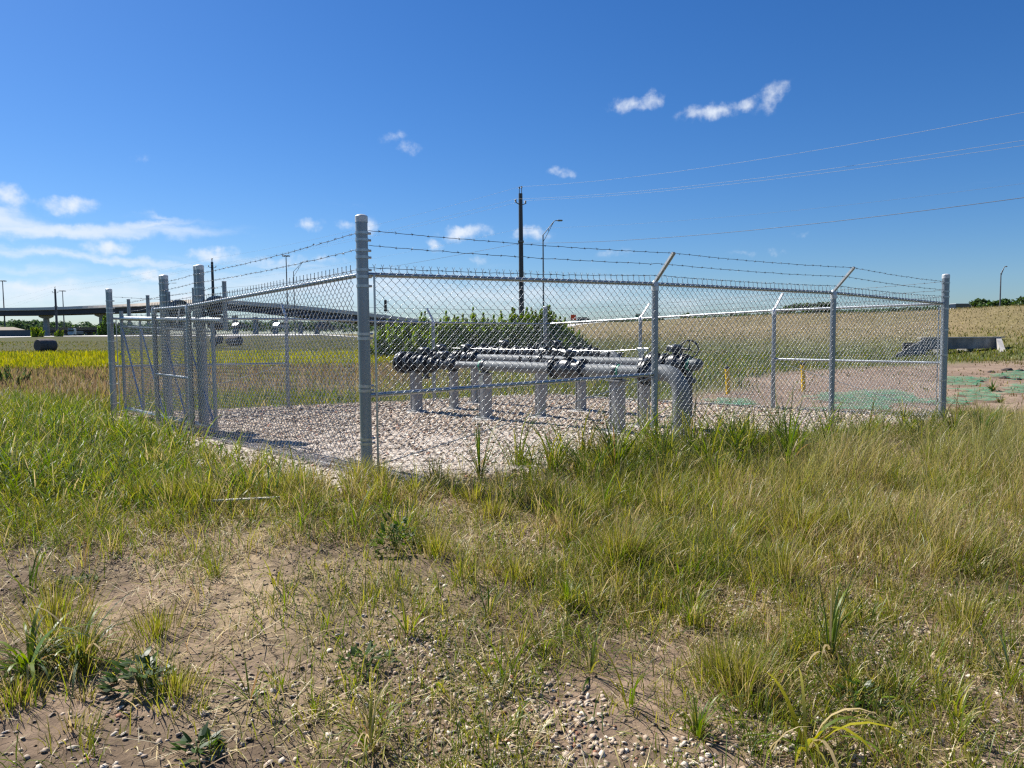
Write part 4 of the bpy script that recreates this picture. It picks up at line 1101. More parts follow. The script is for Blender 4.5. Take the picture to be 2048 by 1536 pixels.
m = MB(); m.box(GL(.985, ztop(.97) - .1), (.14, .03, .05), adr, .004); m.box(GL(.985, ztop(.97) - .62), (.12, .02, .03), adr); m.build('latch', M_VALVE, gate)
for off in (.06, .21, .36):
    barbed([V3(on_ad(t_, .165), zat(*on_ad(t_, .165), py) - off) for t_, py in ((.934, 598), (.805, 590), (.684, 583), (.4255, 562))], gate)
qa, qb = on_ad(.962, .09), on_ad(.466, .09)
chain_link(qa, qb, zbot(.96) + .02, zbot(.466) + .02, ztop(.96) - .10, ztop(.466) - .10, M_WIRE, gate, detail=2, rw=.0029)

# ------------------------------------------------------------------ pipe manifold
EV = Vector((.655, -.755, 0)).normalized()
UPZ = Vector((0, 0, 1)); SIDE = EV.cross(UPZ).normalized()


def run_fn(P0, z):
    P0 = Vector((P0[0], P0[1], z))

    def at_s(s): return P0 - EV * s

    def s_px(px):
        r = (px - 1024) / F_PX
        return (P0.x - P0.y * r) / (EV.x - EV.y * r)
    return at_s, s_px


def flange_pair(p, ax, r, mb, gap=.012, bolts=10):
    """two bolted flanges about p"""
    for k in (-1, 1):
        c = p + ax * (k * gap)
        mb.lathe(c, ax * k, [(0, 0), (0, r), (.028, r), (.028, r * .74), (.065, r * .56), (.067, .0)], 22)
    for j in range(bolts):
        a = 2 * math.pi * j / bolts; d = (UPZ * math.cos(a) + SIDE * math.sin(a)) * (r * .86)
        mb.tube(p + d - ax * .06, p + d + ax * .06, .011, 6)


def ball_valve(root, p, r, L_, gear=True, wheel=None, name='valve'):
    m = MB()
    m.lathe(p - EV * L_ / 2, EV, [(0, 0), (0, r * 1.45), (.03, r * 1.45), (.03, r * 1.0), (L_ * .28, r * 1.15), (L_ * .4, r * 1.5), (L_ * .6, r * 1.5), (L_ * .72, r * 1.15), (L_ - .03, r), (L_ - .03, r * 1.45), (L_, r * 1.45), (L_, 0)], 24)
    for k in (-1, 1):
        for j in range(10):
            a = 2 * math.pi * j / 10; d = (UPZ * math.cos(a) + SIDE * math.sin(a)) * (r * 1.28)
            c = p + EV * (k * (L_ / 2 - .015)) + d; m.tube(c - EV * .035, c + EV * .035, .010, 6)
    m.tube(p + UPZ * r * 1.3, p + UPZ * (r * 1.3 + .06), .045, 14)
    v = m.build(name, M_VALVE, root)
    if gear:
        g = MB(); c = p + UPZ * (r * 1.3 + .085)
        g.lathe(c - UPZ * .05, UPZ, [(0, 0), (0, .095), (.07, .095), (.09, .075), (.105, .03), (.106, 0)], 20)
        g.box(c + SIDE * -.02 - EV * .06, (.13, .16, .085), Matrix((tuple(EV), tuple(SIDE), tuple(UPZ))).transposed(), .012)
        g.build('gearbox', M_VALVE, v, root)
    if wheel is not None:
        wdir, wr, wo = wheel
        c = p + UPZ * (r * 1.3 + .085); hub = c + wo
        w_ = MB(); ax = wdir.normalized(); x_ = ax.cross(UPZ).normalized(); y_ = ax.cross(x_)
        pts = [hub + (x_ * math.cos(2 * math.pi * k / 28) + y_ * math.sin(2 * math.pi * k / 28)) * wr for k in range(28)]
        w_.poly(pts, .011, 8, closed=True)
        for k in range(3):
            a = 2 * math.pi * k / 3 + .5; w_.tube(hub, hub + (x_ * math.cos(a) + y_ * math.sin(a)) * wr, .008, 6)
        w_.tube(hub - ax * .03, hub + ax * .03, .024, 10)
        w_.tube(hub, c, .014, 8)
        w_.build('handwheel', M_VALVE, v, root)
    return v


def strap(p, r, root, w_=.05):
    m = MB(); m.lathe(p - EV * w_ / 2, EV, [(0, r * .98), (0, r + .006), (w_, r + .006), (w_, r * .98)], 22); return m.build('green_tape', M_GREEN, root)


def bleeder(root, p, r, h=.10):
    m = MB(); m.tube(p + UPZ * r * .9, p + UPZ * (r + h), .016, 8); m.lathe(p + UPZ * (r + h * .45), UPZ, [(0, .016), (.01, .032), (.035, .032), (.05, .016)], 10)
    m.tube(p + UPZ * (r + h) - EV * .05, p + UPZ * (r + h) + EV * .05, .009, 6); return m.build('bleed_valve', M_VALVE, root)


def elbow_pts(p_start, p_corner, rb, zend, n=12):
    pts = [p_start]
    for k in range(n + 1):
        a = math.pi / 2 * k / n
        pts.append(p_corner - EV * rb + EV * (rb * math.sin(a)) - UPZ * (rb * (1 - math.cos(a))))
    pts.append(Vector((p_corner.x, p_corner.y, zend)))
    return pts


# nearest run
A1, S1 = run_fn((2.07, 9.17), .765)
run1 = thing('pipe_run', tuple(V3(Vector((2.07, 9.17)), g1(2.07, 9.17))), 'nearest grey pipe run, its thick elbow turning down into the gravel at the right', 'pipeline', 'pipe runs of the manifold')
zE = g1(2.07, 9.17)
m = MB(); m.poly(elbow_pts(A1(S1(1298)), A1(0), .25, zE - .25), .105, 28); o = m.build('elbow', M_PIPE, run1)
r_ = MB()
for z in (.43, .18): r_.lathe(Vector((2.07, 9.17, zE + z)), UPZ, [(0, .104), (0, .1085), (.012, .1085), (.012, .104)], 28)
r_.build('weld_seam', M_PIPE, o, run1)
m = MB(); flange_pair(A1(S1(1296)), EV, .175, m, bolts=12); m.build('flange', M_VALVE, run1)
m = MB(); m.tube(A1(S1(1292)) , A1(S1(1168)), .084, 26); m.build('pipe', M_PIPE, run1)
strap(A1(S1(1240)), .084, run1)
ball_valve(run1, A1(S1(1138)), .105, (S1(1108) - S1(1168)) * 1.0, True, (Vector((-.35, -1, 0)), .135, EV * -.30 + UPZ * .05 + SIDE * .12))
m = MB(); m.tube(A1(S1(1112)), A1(S1(972)), .084, 26); m.build('pipe', M_PIPE, run1)
m = MB(); m.lathe(A1(S1(972)), -EV, [(0, .084), (.04, .088), (.16, .060), (.165, .06)], 24); m.build('reducer', M_PIPE, run1)
strap(A1(S1(966)), .084, run1, .07)
m = MB(); m.tube(A1(S1(966)), A1(S1(915)), .058, 22); m.build('pipe', M_PIPE, run1)
m = MB(); flange_pair(A1(S1(906)), EV, .125, m); m.build('flange', M_VALVE, run1)
ball_valve(run1, A1(S1(890)), .066, .28, True, None)
m = MB(); flange_pair(A1(S1(868)), EV, .125, m); m.build('flange', M_VALVE, run1)
m = MB(); m.tube(A1(S1(905)), A1(S1(806)), .056, 20); m.build('pipe', M_PIPE, run1)
ball_valve(run1, A1(S1(850)), .115, .34, True, None)
m = MB(); flange_pair(A1(S1(826)), EV, .20, m, bolts=12); m.build('flange', M_VALVE, run1)
m = MB(); c0 = A1(S1(812)); m.lathe(c0, -EV, [(0, 0), (0, .20), (.05, .20), (.05, .15), (.09, .15), (.09, .20), (.14, .20), (.15, .05), (.18, .05), (.18, 0)], 26); m.build('blind_flange', M_VALVE, run1)
m = MB(); c0 = A1(S1(852)); m.tube(c0 - UPZ * .1, c0 - UPZ * .24, .05, 14); m.lathe(c0 - UPZ * .24, -UPZ, [(0, .05), (0, .09), (.03, .09), (.03, 0)], 18); m.build('drain_flange', M_VALVE, run1)
for px in (1040, 1060, 1082): bleeder(run1, A1(S1(px)), .084, .07)

# middle run
A2, S2 = run_fn((1.885, 10.73), .835)
q0 = A2(S2(1392))
run2 = thing('pipe_run', (q0.x, q0.y, g1(q0.x, q0.y)), 'middle grey pipe run with the tallest handwheel above its right end', 'pipeline', 'pipe runs of the manifold')
m = MB(); m.lathe(A2(S2(1330)), EV, [(0, .084), ((A2(S2(1330)) - q0).length, .084), ((A2(S2(1330)) - q0).length + .05, .078), ((A2(S2(1330)) - q0).length + .085, .05), ((A2(S2(1330)) - q0).length + .095, 0)], 24); m.build('end_cap', M_PIPE_D, run2)
strap(A2(S2(1381)), .084, run2)
m = MB(); c0 = A2(S2(1379)); m.tube(c0 - UPZ * .07, Vector((c0.x, c0.y, g1(c0.x, c0.y) - .2)), .047, 18); m.lathe(c0 - UPZ * .22, -UPZ, [(-.03, 0), (-.03, .095), (.03, .095), (.03, 0)], 20); m.build('riser', M_PIPE_D, run2)
ball_valve(run2, A2(S2(1352)), .10, .36, True, (Vector((-.2, -1, .1)), .12, EV * .22 + UPZ * -.01))
m = MB(); flange_pair(A2(S2(1308)), EV, .165, m, bolts=12); m.build('flange', M_VALVE, run2)
m = MB(); m.tube(A2(S2(1335)), A2(S2(945)), .078, 24); m.build('pipe', M_PIPE, run2)
ball_valve(run2, A2(S2(935)), .09, .32, True, None)
m = MB(); flange_pair(A2(S2(952)), EV, .145, m); m.build('flange', M_VALVE, run2)
m = MB(); flange_pair(A2(S2(918)), EV, .145, m); m.build('flange', M_VALVE, run2)
m = MB(); m.tube(A2(S2(935)), A2(S2(868)), .06, 20); m.build('pipe', M_PIPE, run2)
ball_valve(run2, A2(S2(884)), .085, .3, True, None)
m = MB(); c0 = A2(S2(868)); m.lathe(c0, -EV, [(0, 0), (0, .15), (.05, .15), (.06, .04), (.09, .04), (.09, 0)], 24); m.build('blind_flange', M_VALVE, run2)
for px in (1165, 1188, 1198, 1217, 1243): bleeder(run2, A2(S2(px)), .078, .06 + .04 * random.random())
m = MB(); c0 = A2(S2(1286)); m.tube(c0 + UPZ * .06, c0 + UPZ * .22, .022, 10); m.box(c0 + UPZ * .19, (.16, .03, .04)); m.tube(c0 + UPZ * .21 - EV * .1, c0 + UPZ * .21 + EV * .1, .009, 6); m.build('gauge_post', M_PLATE, run2)
m = MB(); m.poly([A2(S2(1284)) + UPZ * .20, A2(S2(1220)) + UPZ * .165, A2(S2(1100)) + UPZ * .17, A2(S2(1000)) + UPZ * .17, A2(S2(905)) + UPZ * .18], .0055, 6); m.build('tubing', M_PLATE, run2)

# farthest run
A3, S3 = run_fn((1.24, 13.4), .90)
q0 = A3(S3(1240))
run3 = thing('pipe_run', (q0.x, q0.y, g1(q0.x, q0.y)), 'farthest pipe run, a low line of dark valves behind the two others', 'pipeline', 'pipe runs of the manifold')
m = MB(); m.poly(elbow_pts(A3(S3(1215)), q0, .2, g1(q0.x, q0.y) - .2), .07, 20); m.build('elbow', M_PIPE, run3)
m = MB(); m.tube(A3(S3(1218)), A3(S3(945)), .066, 20); m.build('pipe', M_PIPE, run3)
for px in (1180, 1115, 1060, 1010, 968):
    ball_valve(run3, A3(S3(px)), .085, .30, px in (1115, 1010), (Vector((0, -1, 0)), .12, SIDE * .2 + UPZ * .05) if px in (1115,) else None)
for px in (1148, 1090, 1035, 988):
    m = MB(); flange_pair(A3(S3(px)), EV, .135, m); m.build('flange', M_VALVE, run3)
m = MB(); c0 = A3(S3(948)); m.lathe(c0, -EV, [(0, 0), (0, .14), (.05, .14), (.05, 0)], 22); m.build('blind_flange', M_VALVE, run3)
for px in (1160, 1075): bleeder(run3, A3(S3(px)), .066, .12)

RM = Matrix((tuple(EV), tuple(SIDE), tuple(UPZ))).transposed()


def support(P, rp, label, wd=.15, plate=False):
    zb = g1(P.x, P.y); top = P.z - rp - .05
    root = thing('pipe_support', (P.x, P.y, zb), label, 'pipe support', 'steel stands under the pipes')
    m = MB(); f = wd / 2
    # channel column: web, two flanges with lips
    m.box(Vector((P.x, P.y, (zb + top) / 2)), (wd * .55, wd, top - zb), RM, .006)
    for k in (-1, 1): m.box(Vector((P.x, P.y, (zb + top) / 2)) + EV * (k * wd * .42), (wd * .16, wd * 1.02, top - zb - .01), RM, .004)
    m.build('column', M_SUPP, root)
    m = MB(); m.box(Vector((P.x, P.y, top + .008)), (wd * 1.5, wd * 1.35, .016), RM); m.build('top_plate', M_SUPP, root)
    m = MB(); m.box(Vector((P.x, P.y, top + .035)), (wd * .7, wd * .5, .04), RM)
    m.lathe(Vector((P.x, P.y, P.z)) - EV * .03, EV, [(0, rp + .001), (0, rp + .014), (.06, rp + .014), (.06, rp + .001)], 20); m.build('saddle', M_VALVE, root)
    m = MB(); m.lathe(Vector((P.x, P.y, zb - .06)), UPZ, [(0, .22), (.09, .22), (.10, .20), (.10, 0)], 22); m.build('footing', M_CONC, root)
    m = MB(); m.box(Vector((P.x, P.y, zb + .05)), (wd * 1.7, wd * 1.7, .016), RM); m.build('base_plate', M_SUPP, root)
    if plate:
        m = MB(); m.box(Vector((P.x, P.y, top - .10)) - SIDE * (-wd * .52) * 1.0 + EV * 0, (.10, .006, .13), RM); m.build('name_plate', M_PLATE, root)


support(A1(S1(1235)), .084, 'nearest pipe stand, left of the thick elbow', .155)
support(A1(S1(970)), .084, 'pipe stand under the green taped joint of the nearest pipe', .155, True)
support(A1(S1(832)), .115, 'leftmost pipe stand, below the cluster of dark flanges', .16)
support(A2(S2(1288)), .078, 'pipe stand directly behind and left of the first line post', .13)
support(A2(S2(1081)), .078, 'pipe stand between the taped joint and the dark gear valve', .13)
support(A2(S2(907)), .06, 'second pipe stand from the left, under the small flanges', .13)
support(A3(S3(1162)), .066, 'far pipe stand seen beneath the dark gear valve', .14)
support(A3(S3(950)), .066, 'far thin pipe stand just left of the taped joint stand', .13)

# dark valve box pole behind the manifold, seen left of the first line post
m = MB(); q = at(1279, 806, 16.2); q.z = g1(q.x, q.y)

# ------------------------------------------------------------------ stakes, lath, netting, clods
for px, py0, py1, dep, lab in ((1455, 735, 790, 19.2, 'shorter yellow marker stake left of the other, dark cap on top'), (1606, 727, 786, 20.0, 'taller yellow marker stake beside the second line post')):
    q = at(px, py1, dep); zt = zat(q.x, q.y, py0); zb = g1(q.x, q.y); h = zt - zb
    root = thing('marker_stake', (q.x, q.y, zb), lab, 'stake', 'yellow marker stakes')
    m = MB(); m.poly([(q.x + .02, q.y, zb - .1), (q.x, q.y, zb + h * .5), (q.x - .02, q.y, zt - .03)], .055, 10); m.build('tube', M_YEL, root)
    m = MB(); m.lathe((q.x - .02, q.y, zt - .03), (0, 0, 1), [(0, .06), (.05, .06), (.06, .04), (.062, 0)], 10); m.build('cap', M_BLK, root)

a = at(425, 1035, 5.6); b = at(560, 1032, 5.7)
a.z = g1(a.x, a.y) + .06; b.z = g1(b.x, b.y) + .07
d = (b - a); m = MB(); m.box((a + b) / 2, (d.length, .034, .010), Matrix.Rotation(math.atan2(d.y, d.x), 3, 'Z'))
o = m.build('wooden_lath', M_LATH); solo(o, (a + b) / 2); tag(o, 'thin white lath lying in the grass left of the corner post', 'lath')


def netting_mat():
    m, nt, p = mat('green_erosion_netting'); N = nt.nodes.new; L = nt.links.new
    p.inputs['Base Color'].default_value = (.055, .30, .14, 1); p.inputs['Roughness'].default_value = .6
    tr = N('ShaderNodeBsdfTransparent'); mx = N('ShaderNodeMixShader'); out = nt.nodes['Material Output']
    tc = N('ShaderNodeTexCoord'); n = N('ShaderNodeTexNoise'); n.inputs['Scale'].default_value = 5; n.inputs['Detail'].default_value = 8; n.inputs['Roughness'].default_value = .75; L(tc.outputs['Object'], n.inputs['Vector'])
    r = N('ShaderNodeMapRange'); r.inputs[1].default_value = .42; r.inputs[2].default_value = .66; r.inputs[3].default_value = .08; r.inputs[4].default_value = .92; L(n.outputs['Fac'], r.inputs[0])
    L(r.outputs[0], mx.inputs[0]); L(tr.outputs[0], mx.inputs[1]); L(p.outputs[0], mx.inputs[2]); L(mx.outputs[0], out.inputs[0])
    return m


M_NET = netting_mat()


def ground_at(px, py):
    d = ray(px, py); t = (-.3 - EYE) / d.z
    for _ in range(25):
        q = Vector((0, 0, EYE)) + d * t; t = t * .5 + .5 * (g1(q.x, q.y) - EYE) / d.z
    q = Vector((0, 0, EYE)) + d * t
    return Vector((q.x, q.y, g1(q.x, q.y)))


def netting(cx, cy, rx, ry, lab, seed):
    c0 = ground_at(cx, cy); e0 = ground_at(cx + rx, cy); f0 = ground_at(cx, cy - ry); f1 = ground_at(cx, cy + ry)
    ax = abs(e0.x - c0.x); ay = abs(f0.y - f1.y) / 2
    n = 46; u, v = np.meshgrid(np.linspace(-1.2, 1.2, n), np.linspace(-1.2, 1.2, n)); u = u.ravel(); v = v.ravel()
    x = c0.x + u * ax + v * (f0.x - c0.x); y = c0.y + v * ay
    r = np.hypot(u, v) + 1.5 * (fb(x * .6, y, max(ax, ay) * .32, seed, 4) - .5)
    z = gz(x, y) + .02 + .06 * fb(x, y, .35, seed + 4, 3)
    i = np.arange(n * n).reshape(n, n); q = np.stack([i[:-1, :-1], i[:-1, 1:], i[1:, 1:], i[1:, :-1]], -1).reshape(-1, 4); q = q[(r[q] < 1).all(1)]
    used = np.unique(q); rm = -np.ones(n * n, int); rm[used] = np.arange(len(used))
    o = mesh_np('erosion_netting', np.stack([x, y, z], 1)[used], rm[q].ravel(), np.full(len(q), 4), M_NET, None, None, True)
    solo(o, c0); tag(o, lab, 'netting', 'green netting laid on bare soil')


netting(1740, 798, 120, 22, 'long green netting seen through the fence left of the right corner post', 201)
netting(1925, 765, 60, 12, 'green netting strip touching the right corner post on its far side', 205)
netting(1960, 792, 40, 14, 'bright green netting flap standing out right of the corner post', 209)
netting(2040, 752, 60, 9, 'far green netting at the right edge, below the culvert', 213)
netting(1905, 806, 40, 10, 'nearest green netting beside the foot of the right corner post', 217)
netting(2045, 778, 40, 10, 'green netting at the right edge behind the spiky weed', 221)
netting(1470, 812, 60, 7, 'faint green netting seen beyond the thick elbow', 225)

for k, (px, py, s_) in enumerate(((1960, 763, .09), (1982, 745, .10), (2015, 741, .15), (2040, 742, .11), (2010, 757, .12), (2035, 760, .10))):
    q = ground_at(px, py); m = MB(); nn_ = 9
    for ri, (zz, rr) in enumerate(((-.1, 1.0), (.25, .95), (.5, .6), (.62, .2))): pass
    ring = [[Vector((q.x + s_ * rr * 1.5 * math.cos(6.283 * j / nn_) * random.uniform(.75, 1.2), q.y + s_ * rr * math.sin(6.283 * j / nn_) * random.uniform(.75, 1.2), q.z + s_ * zz * random.uniform(.8, 1.2))) for j in range(nn_)] for (zz, rr) in ((-.1, 1.0), (.25, .95), (.5, .6), (.62, .2))]
    vv = [p for r__ in ring for p in r__]
    m.add(vv, [(i * nn_ + j, i * nn_ + (j + 1) % nn_, (i + 1) * nn_ + (j + 1) % nn_, (i + 1) * nn_ + j) for i in range(3) for j in range(nn_)] + [tuple(range(3 * nn_, 4 * nn_))])
    o = m.build('soil_clod', M_CLOD); solo(o, q)
    tag(o, ('dark soil clod nearest the right corner post', 'upturned dark clod left of the biggest one', 'biggest dark clod on the far netting', 'dark clod at the right edge on far netting', 'dark clod just above the spiky weed', 'low dark clod right of the spiky weed')[k], 'clod', 'dark clods of upturned soil')

# ------------------------------------------------------------------ culvert in the embankment
def culvert():
    y0 = 44.0
    a = at(1849, 676, y0); b = at(1999, 676, y0); zt = (a.z + b.z) / 2; zb = zat(a.x, y0, 706) - .1
    root = thing('culvert', ((a.x + b.x) / 2, y0, zb), 'concrete culvert headwall with wing walls set in the dry embankment', 'culvert')
    xa, xb = a.x, b.x - .1
    m = MB(); hgt = zt - zb; open_h = hgt * .34
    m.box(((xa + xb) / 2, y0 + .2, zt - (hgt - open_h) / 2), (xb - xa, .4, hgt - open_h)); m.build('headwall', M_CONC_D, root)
    m = MB(); m.box(((xa + xb) / 2 + .1, y0 + .2, zt + .03), (xb - xa + .6, .5, .06)); m.build('coping', M_CONC, root)
    m = MB()
    for k in range(4): m.box((xa + (xb - xa) * (k + .0) / 3, y0 + .8, zb + open_h / 2 - .2), (.25, 1.2, open_h + .4))
    m.build('pier', M_CONC_D, root)
    m = MB(); m.box(((xa + xb) / 2, y0 + 2.4, zb + .2), (xb - xa, .2, hgt)); m.build('culvert_shade_slab', M_HOLE, root)  # dark slab, shade inside the opening put into its colour
    # wing walls: sloping tops, sun and shade on them painted as pale and dark concrete
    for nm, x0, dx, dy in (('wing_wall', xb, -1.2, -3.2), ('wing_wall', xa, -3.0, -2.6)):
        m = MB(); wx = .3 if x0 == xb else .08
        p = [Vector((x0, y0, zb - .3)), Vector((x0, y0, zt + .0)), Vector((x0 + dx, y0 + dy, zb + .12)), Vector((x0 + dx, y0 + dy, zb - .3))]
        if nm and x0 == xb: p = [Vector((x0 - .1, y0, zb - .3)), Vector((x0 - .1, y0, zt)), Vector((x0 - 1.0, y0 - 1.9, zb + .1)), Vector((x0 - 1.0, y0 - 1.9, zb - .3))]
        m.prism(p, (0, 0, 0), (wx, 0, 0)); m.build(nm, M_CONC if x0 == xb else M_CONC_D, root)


culvert()

# ------------------------------------------------------------------ bales
def bale(px, py, dep, r, ln, yaw, lab):
    q = at(px, py, dep); zb = float(gz(np.array([q.x]), np.array([q.y]))[0]); zb = max(zb, q.z - .15)
    root = thing('hay_bale', (q.x, q.y, zb), lab, 'hay bale', 'round bales left on the meadow')
    ax = Vector((math.cos(yaw), math.sin(yaw), 0)); sdv = Vector((-ax.y, ax.x, 0)); n = 26; c0 = Vector((q.x, q.y, zb + r * .88))
    m = MB(); rows = []
    for i in range(10):
        t = -ln / 2 + ln * i / 9; e = 1 - .12 * (abs(t) / (ln / 2)) ** 6
        for k in range(n):
            a_ = 2 * math.pi * k / n; rr = r * e * (1 + .05 * (random.random() - .5)); sag = .90 if math.sin(a_) < -.4 else 1
            rows.append(c0 + ax * t + sdv * (rr * 1.06 * math.cos(a_)) + UPZ * (rr * math.sin(a_) * sag))
    m.add(rows, [(i * n + k, i * n + (k + 1) % n, (i + 1) * n + (k + 1) % n, (i + 1) * n + k) for i in range(9) for k in range(n)], True)
    m.build('wrapped_side', M_BALET if 'pale' in lab else M_BALE, root)
    for s_ in (-1, 1):
        m = MB(); i = 0 if s_ < 0 else 9
        for (f0, f1, d0, d1) in ((1, .8, 0, .03), (.8, .45, .03, .035), (.45, .05, .035, .04)):
            ringa = [c0 + (rows[i * n + k] - c0 - ax * ((rows[i * n + k] - c0).dot(ax))) * f0 + ax * (s_ * (ln / 2 + d0)) for k in range(n)]
            ringb = [c0 + (rows[i * n + k] - c0 - ax * ((rows[i * n + k] - c0).dot(ax))) * f1 + ax * (s_ * (ln / 2 + d1)) for k in range(n)]
            m.add(ringa + ringb, [(k, (k + 1) % n, n + (k + 1) % n, n + k) for k in range(n)], True)
        m.build('bale_end', M_BALE, root)


bale(92, 703, 88, .80, 1.9, rad(62), 'big dark round bale alone in the left meadow')
bale(469, 689, 92, .66, 1.6, rad(160), 'dark round bale seen through the mesh right of the gate')
bale(433, 686, 96, .6, 1.3, rad(150), 'smaller pale round bale half hidden behind the gate end')

# ------------------------------------------------------------------ utility poles and lines
GPOLE = 'utility poles in a line to the left'


def utility_pole(px, pytop, dep, r, lab):
    t = at(px, pytop, dep); zb = g1(t.x, t.y)
    root = thing('utility_pole', (t.x, t.y, zb), lab, 'utility pole', GPOLE)
    m = MB(); m.tube((t.x, t.y, zb - .5), (t.x, t.y, t.z), r * 1.25, 12, r * .85); m.build('pole', M_WOODP, root)
    ld = Vector((-.68, .73, 0)); cd = Vector((.73, .68, 0))
    for k in (-1, 1):
        m = MB(); c0 = Vector((t.x, t.y, t.z)) + ld * (.12 * k); m.tube(c0 - UPZ * .2, c0 + UPZ * .42, .03, 6); m.lathe(c0 + UPZ * .36, UPZ, [(0, .03), (.03, .08), (.08, .04), (.12, .08), (.16, .02)], 8); m.build('top_insulator', M_LAMP, root)
        m = MB(); b0 = Vector((t.x, t.y, t.z - .85)); m.tube(b0, b0 + cd * (.48 * k) + UPZ * .16, .035, 6); e = b0 + cd * (.5 * k) + UPZ * .16
        m.lathe(e, UPZ, [(0, .03), (.04, .09), (.1, .04), (.15, .09), (.22, .03), (.24, 0)], 8); m.build('bracket_arm', M_LAMP, root)
    m = MB(); m.box((t.x, t.y, t.z - 3.5), (r * 2.5, r * 2.5, .12)); m.build('cable_clamp', M_LAMP, root)
    return t


U1 = utility_pole(1041, 387, 56, .17, 'nearest tall dark utility pole, rising behind the green bush')
U2 = utility_pole(424, 524, 103, .19, 'middle dark utility pole, above the gate')
U3 = utility_pole(110, 578, 152, .2, 'farthest dark utility pole, in front of the left flyover pier')


def wire(pts, r, mt, lab, sag=.6):
    m = MB(); P = [Vector(p) for p in pts]; out = []
    for a, b in zip(P[:-1], P[1:]):
        for k in range(24):
            f = k / 24; p = a.lerp(b, f); p.z -= sag * 4 * f * (1 - f); out.append(p)
    out.append(P[-1])
    m.poly(out, r, 5); o = m.build('overhead_wire', mt); solo(o, P[0]); tag(o, lab, 'power line', 'wires strung between the utility poles')


def off(t, dx, dz):
    cd = Vector((.73, .68, 0)); return Vector((t.x, t.y, t.z + dz)) + cd * dx


R_ = lambda px, py, dep: at(px, py, dep)
wire([R_(2300, 175, 22), off(U1, 0, .5), off(U2, 0, .5), off(U3, 0, .5), R_(-60, 610, 205)], .0055, M_LINE, 'topmost thin wire over the pole tops', .5)
wire([R_(2300, 240, 22.5), off(U1, -.5, -.45), off(U2, -.5, -.45), off(U3, -.5, -.45), R_(-60, 628, 205)], .0055, M_LINE, 'second wire from the top, on the left hand bracket', .45)
wire([R_(2300, 253, 23.2), off(U1, .5, -.45), off(U2, .5, -.45), off(U3, .5, -.45), R_(-60, 636, 205)], .0055, M_LINE, 'third wire from the top, on the right hand bracket', .4)
wire([R_(2300, 360, 22), off(U1, 0, -3.6), off(U2, 0, -3.6), off(U3, 0, -3.6)], .010, M_LINED, 'lowest dark cable below the brackets', .5)
wire([R_(2300, 332, 30), off(U1, 0, -2.55), off(U2, 0, -2.6)], .004, M_LINE, 'faint thin wire just over the lowest cable', .5)

# ------------------------------------------------------------------ street lamps and high masts
GLAMP = 'street lamps along the roads'


def street_lamp(px, pytop, dep, arm_px, arm_py, lab, r=.09):
    t = at(px, pytop, dep); e = at(arm_px, arm_py, dep); zb = g1(t.x, t.y) - .3
    root = thing('street_lamp', (t.x, t.y, zb), lab, 'street lamp', GLAMP)
    m = MB(); m.tube((t.x, t.y, zb), t, r * 1.2, 10, r * .7); m.build('pole', M_LAMP, root)
    dx = e.x - t.x; m = MB(); k = Vector((t.x + dx * .62, t.y, e.z - .05))
    m.poly([t, k, Vector((t.x + dx * .72, t.y, e.z)), Vector((e.x - dx * .12, e.y, e.z))], r * .45, 7)
    m.poly([Vector((t.x, t.y, t.z - (e.z - t.z) * .5)), k], r * .35, 6)
    m.tube(t.lerp(k, .5), Vector((t.x, t.y, t.z - (e.z - t.z) * .5)).lerp(k, .5), r * .3, 5)
    m.build('bracket_arm', M_LAMP, root)
    m = MB(); m.box((e.x - dx * .06, e.y, e.z), (abs(dx) * .3, .3, .14), None, .05); m.build('lamp_head', M_LAMP, root)


street_lamp(1086, 470, 72, 1122, 441, 'closest street lamp, right of the nearest utility pole', .085)
street_lamp(587, 543, 150, 618, 522, 'street lamp above the sunlit ramp, left of the corner post', .1)
street_lamp(323, 580, 190, 350, 566, 'small street lamp between the two roller gate posts', .1)
street_lamp(2002, 546, 92, 2013, 533, 'lone street lamp on the embankment at far right', .09)


def high_mast(px, pytop, dep, lab):
    t = at(px, pytop, dep); zb = g1(t.x, t.y) - .5
    root = thing('high_mast_light', (t.x, t.y, zb), lab, 'light mast', 'tall masts with a ring of lamps')
    m = MB(); m.tube((t.x, t.y, zb), t, .32, 8, .15); m.build('mast', M_LAMP, root)
    m = MB()
    for k in range(8):
        a_ = 6.283 * k / 8; m.box((t.x + 1.1 * math.cos(a_), t.y + 1.1 * math.sin(a_), t.z), (.5, .5, .3), None, .05)
    m.poly([(t.x + 1.1 * math.cos(6.283 * k / 16), t.y + 1.1 * math.sin(6.283 * k / 16), t.z + .1) for k in range(16)], .08, 5, closed=True); m.build('lamp_ring', M_LAMP, root)


high_mast(5, 562, 300, 'light mast at the left edge of the photo')
high_mast(125, 582, 340, 'light mast right of the farthest utility pole')
high_mast(572, 512, 260, 'thin light mast above the sunlit ramp')

# ------------------------------------------------------------------ roads, flyover and what stands below it
def strip(name, pts, width, mt, kind='structure', dz=.02):
    """a flat ribbon following the ground through plan points"""
    P = [Vector((p[0], p[1])) for p in pts]; vs_ = []; n = len(P); D = []
    for i in range(n):
        a_ = P[max(0, i - 1)]; b_ = P[min(n - 1, i + 1)]; D.append((b_ - a_).normalized())
    W = 5
    for i in range(n):
        nx = Vector((-D[i].y, D[i].x))
        for k in range(W):
            q = P[i] + nx * (width * (k / (W - 1) - .5)); vs_.append((q.x, q.y, g1(q.x, q.y) + dz))
    m = MB(); m.add(vs_, [(i * W + k, (i + 1) * W + k, (i + 1) * W + k + 1, i * W + k + 1) for i in range(n - 1) for k in range(W - 1)])
    o = m.build(name, mt); return tag(o, kind=kind)


strip('road', [(-150 + 7 * k, 152 + 4 * math.sin(k / 9)) for k in range(30)], 13, M_ROAD, dz=.06)


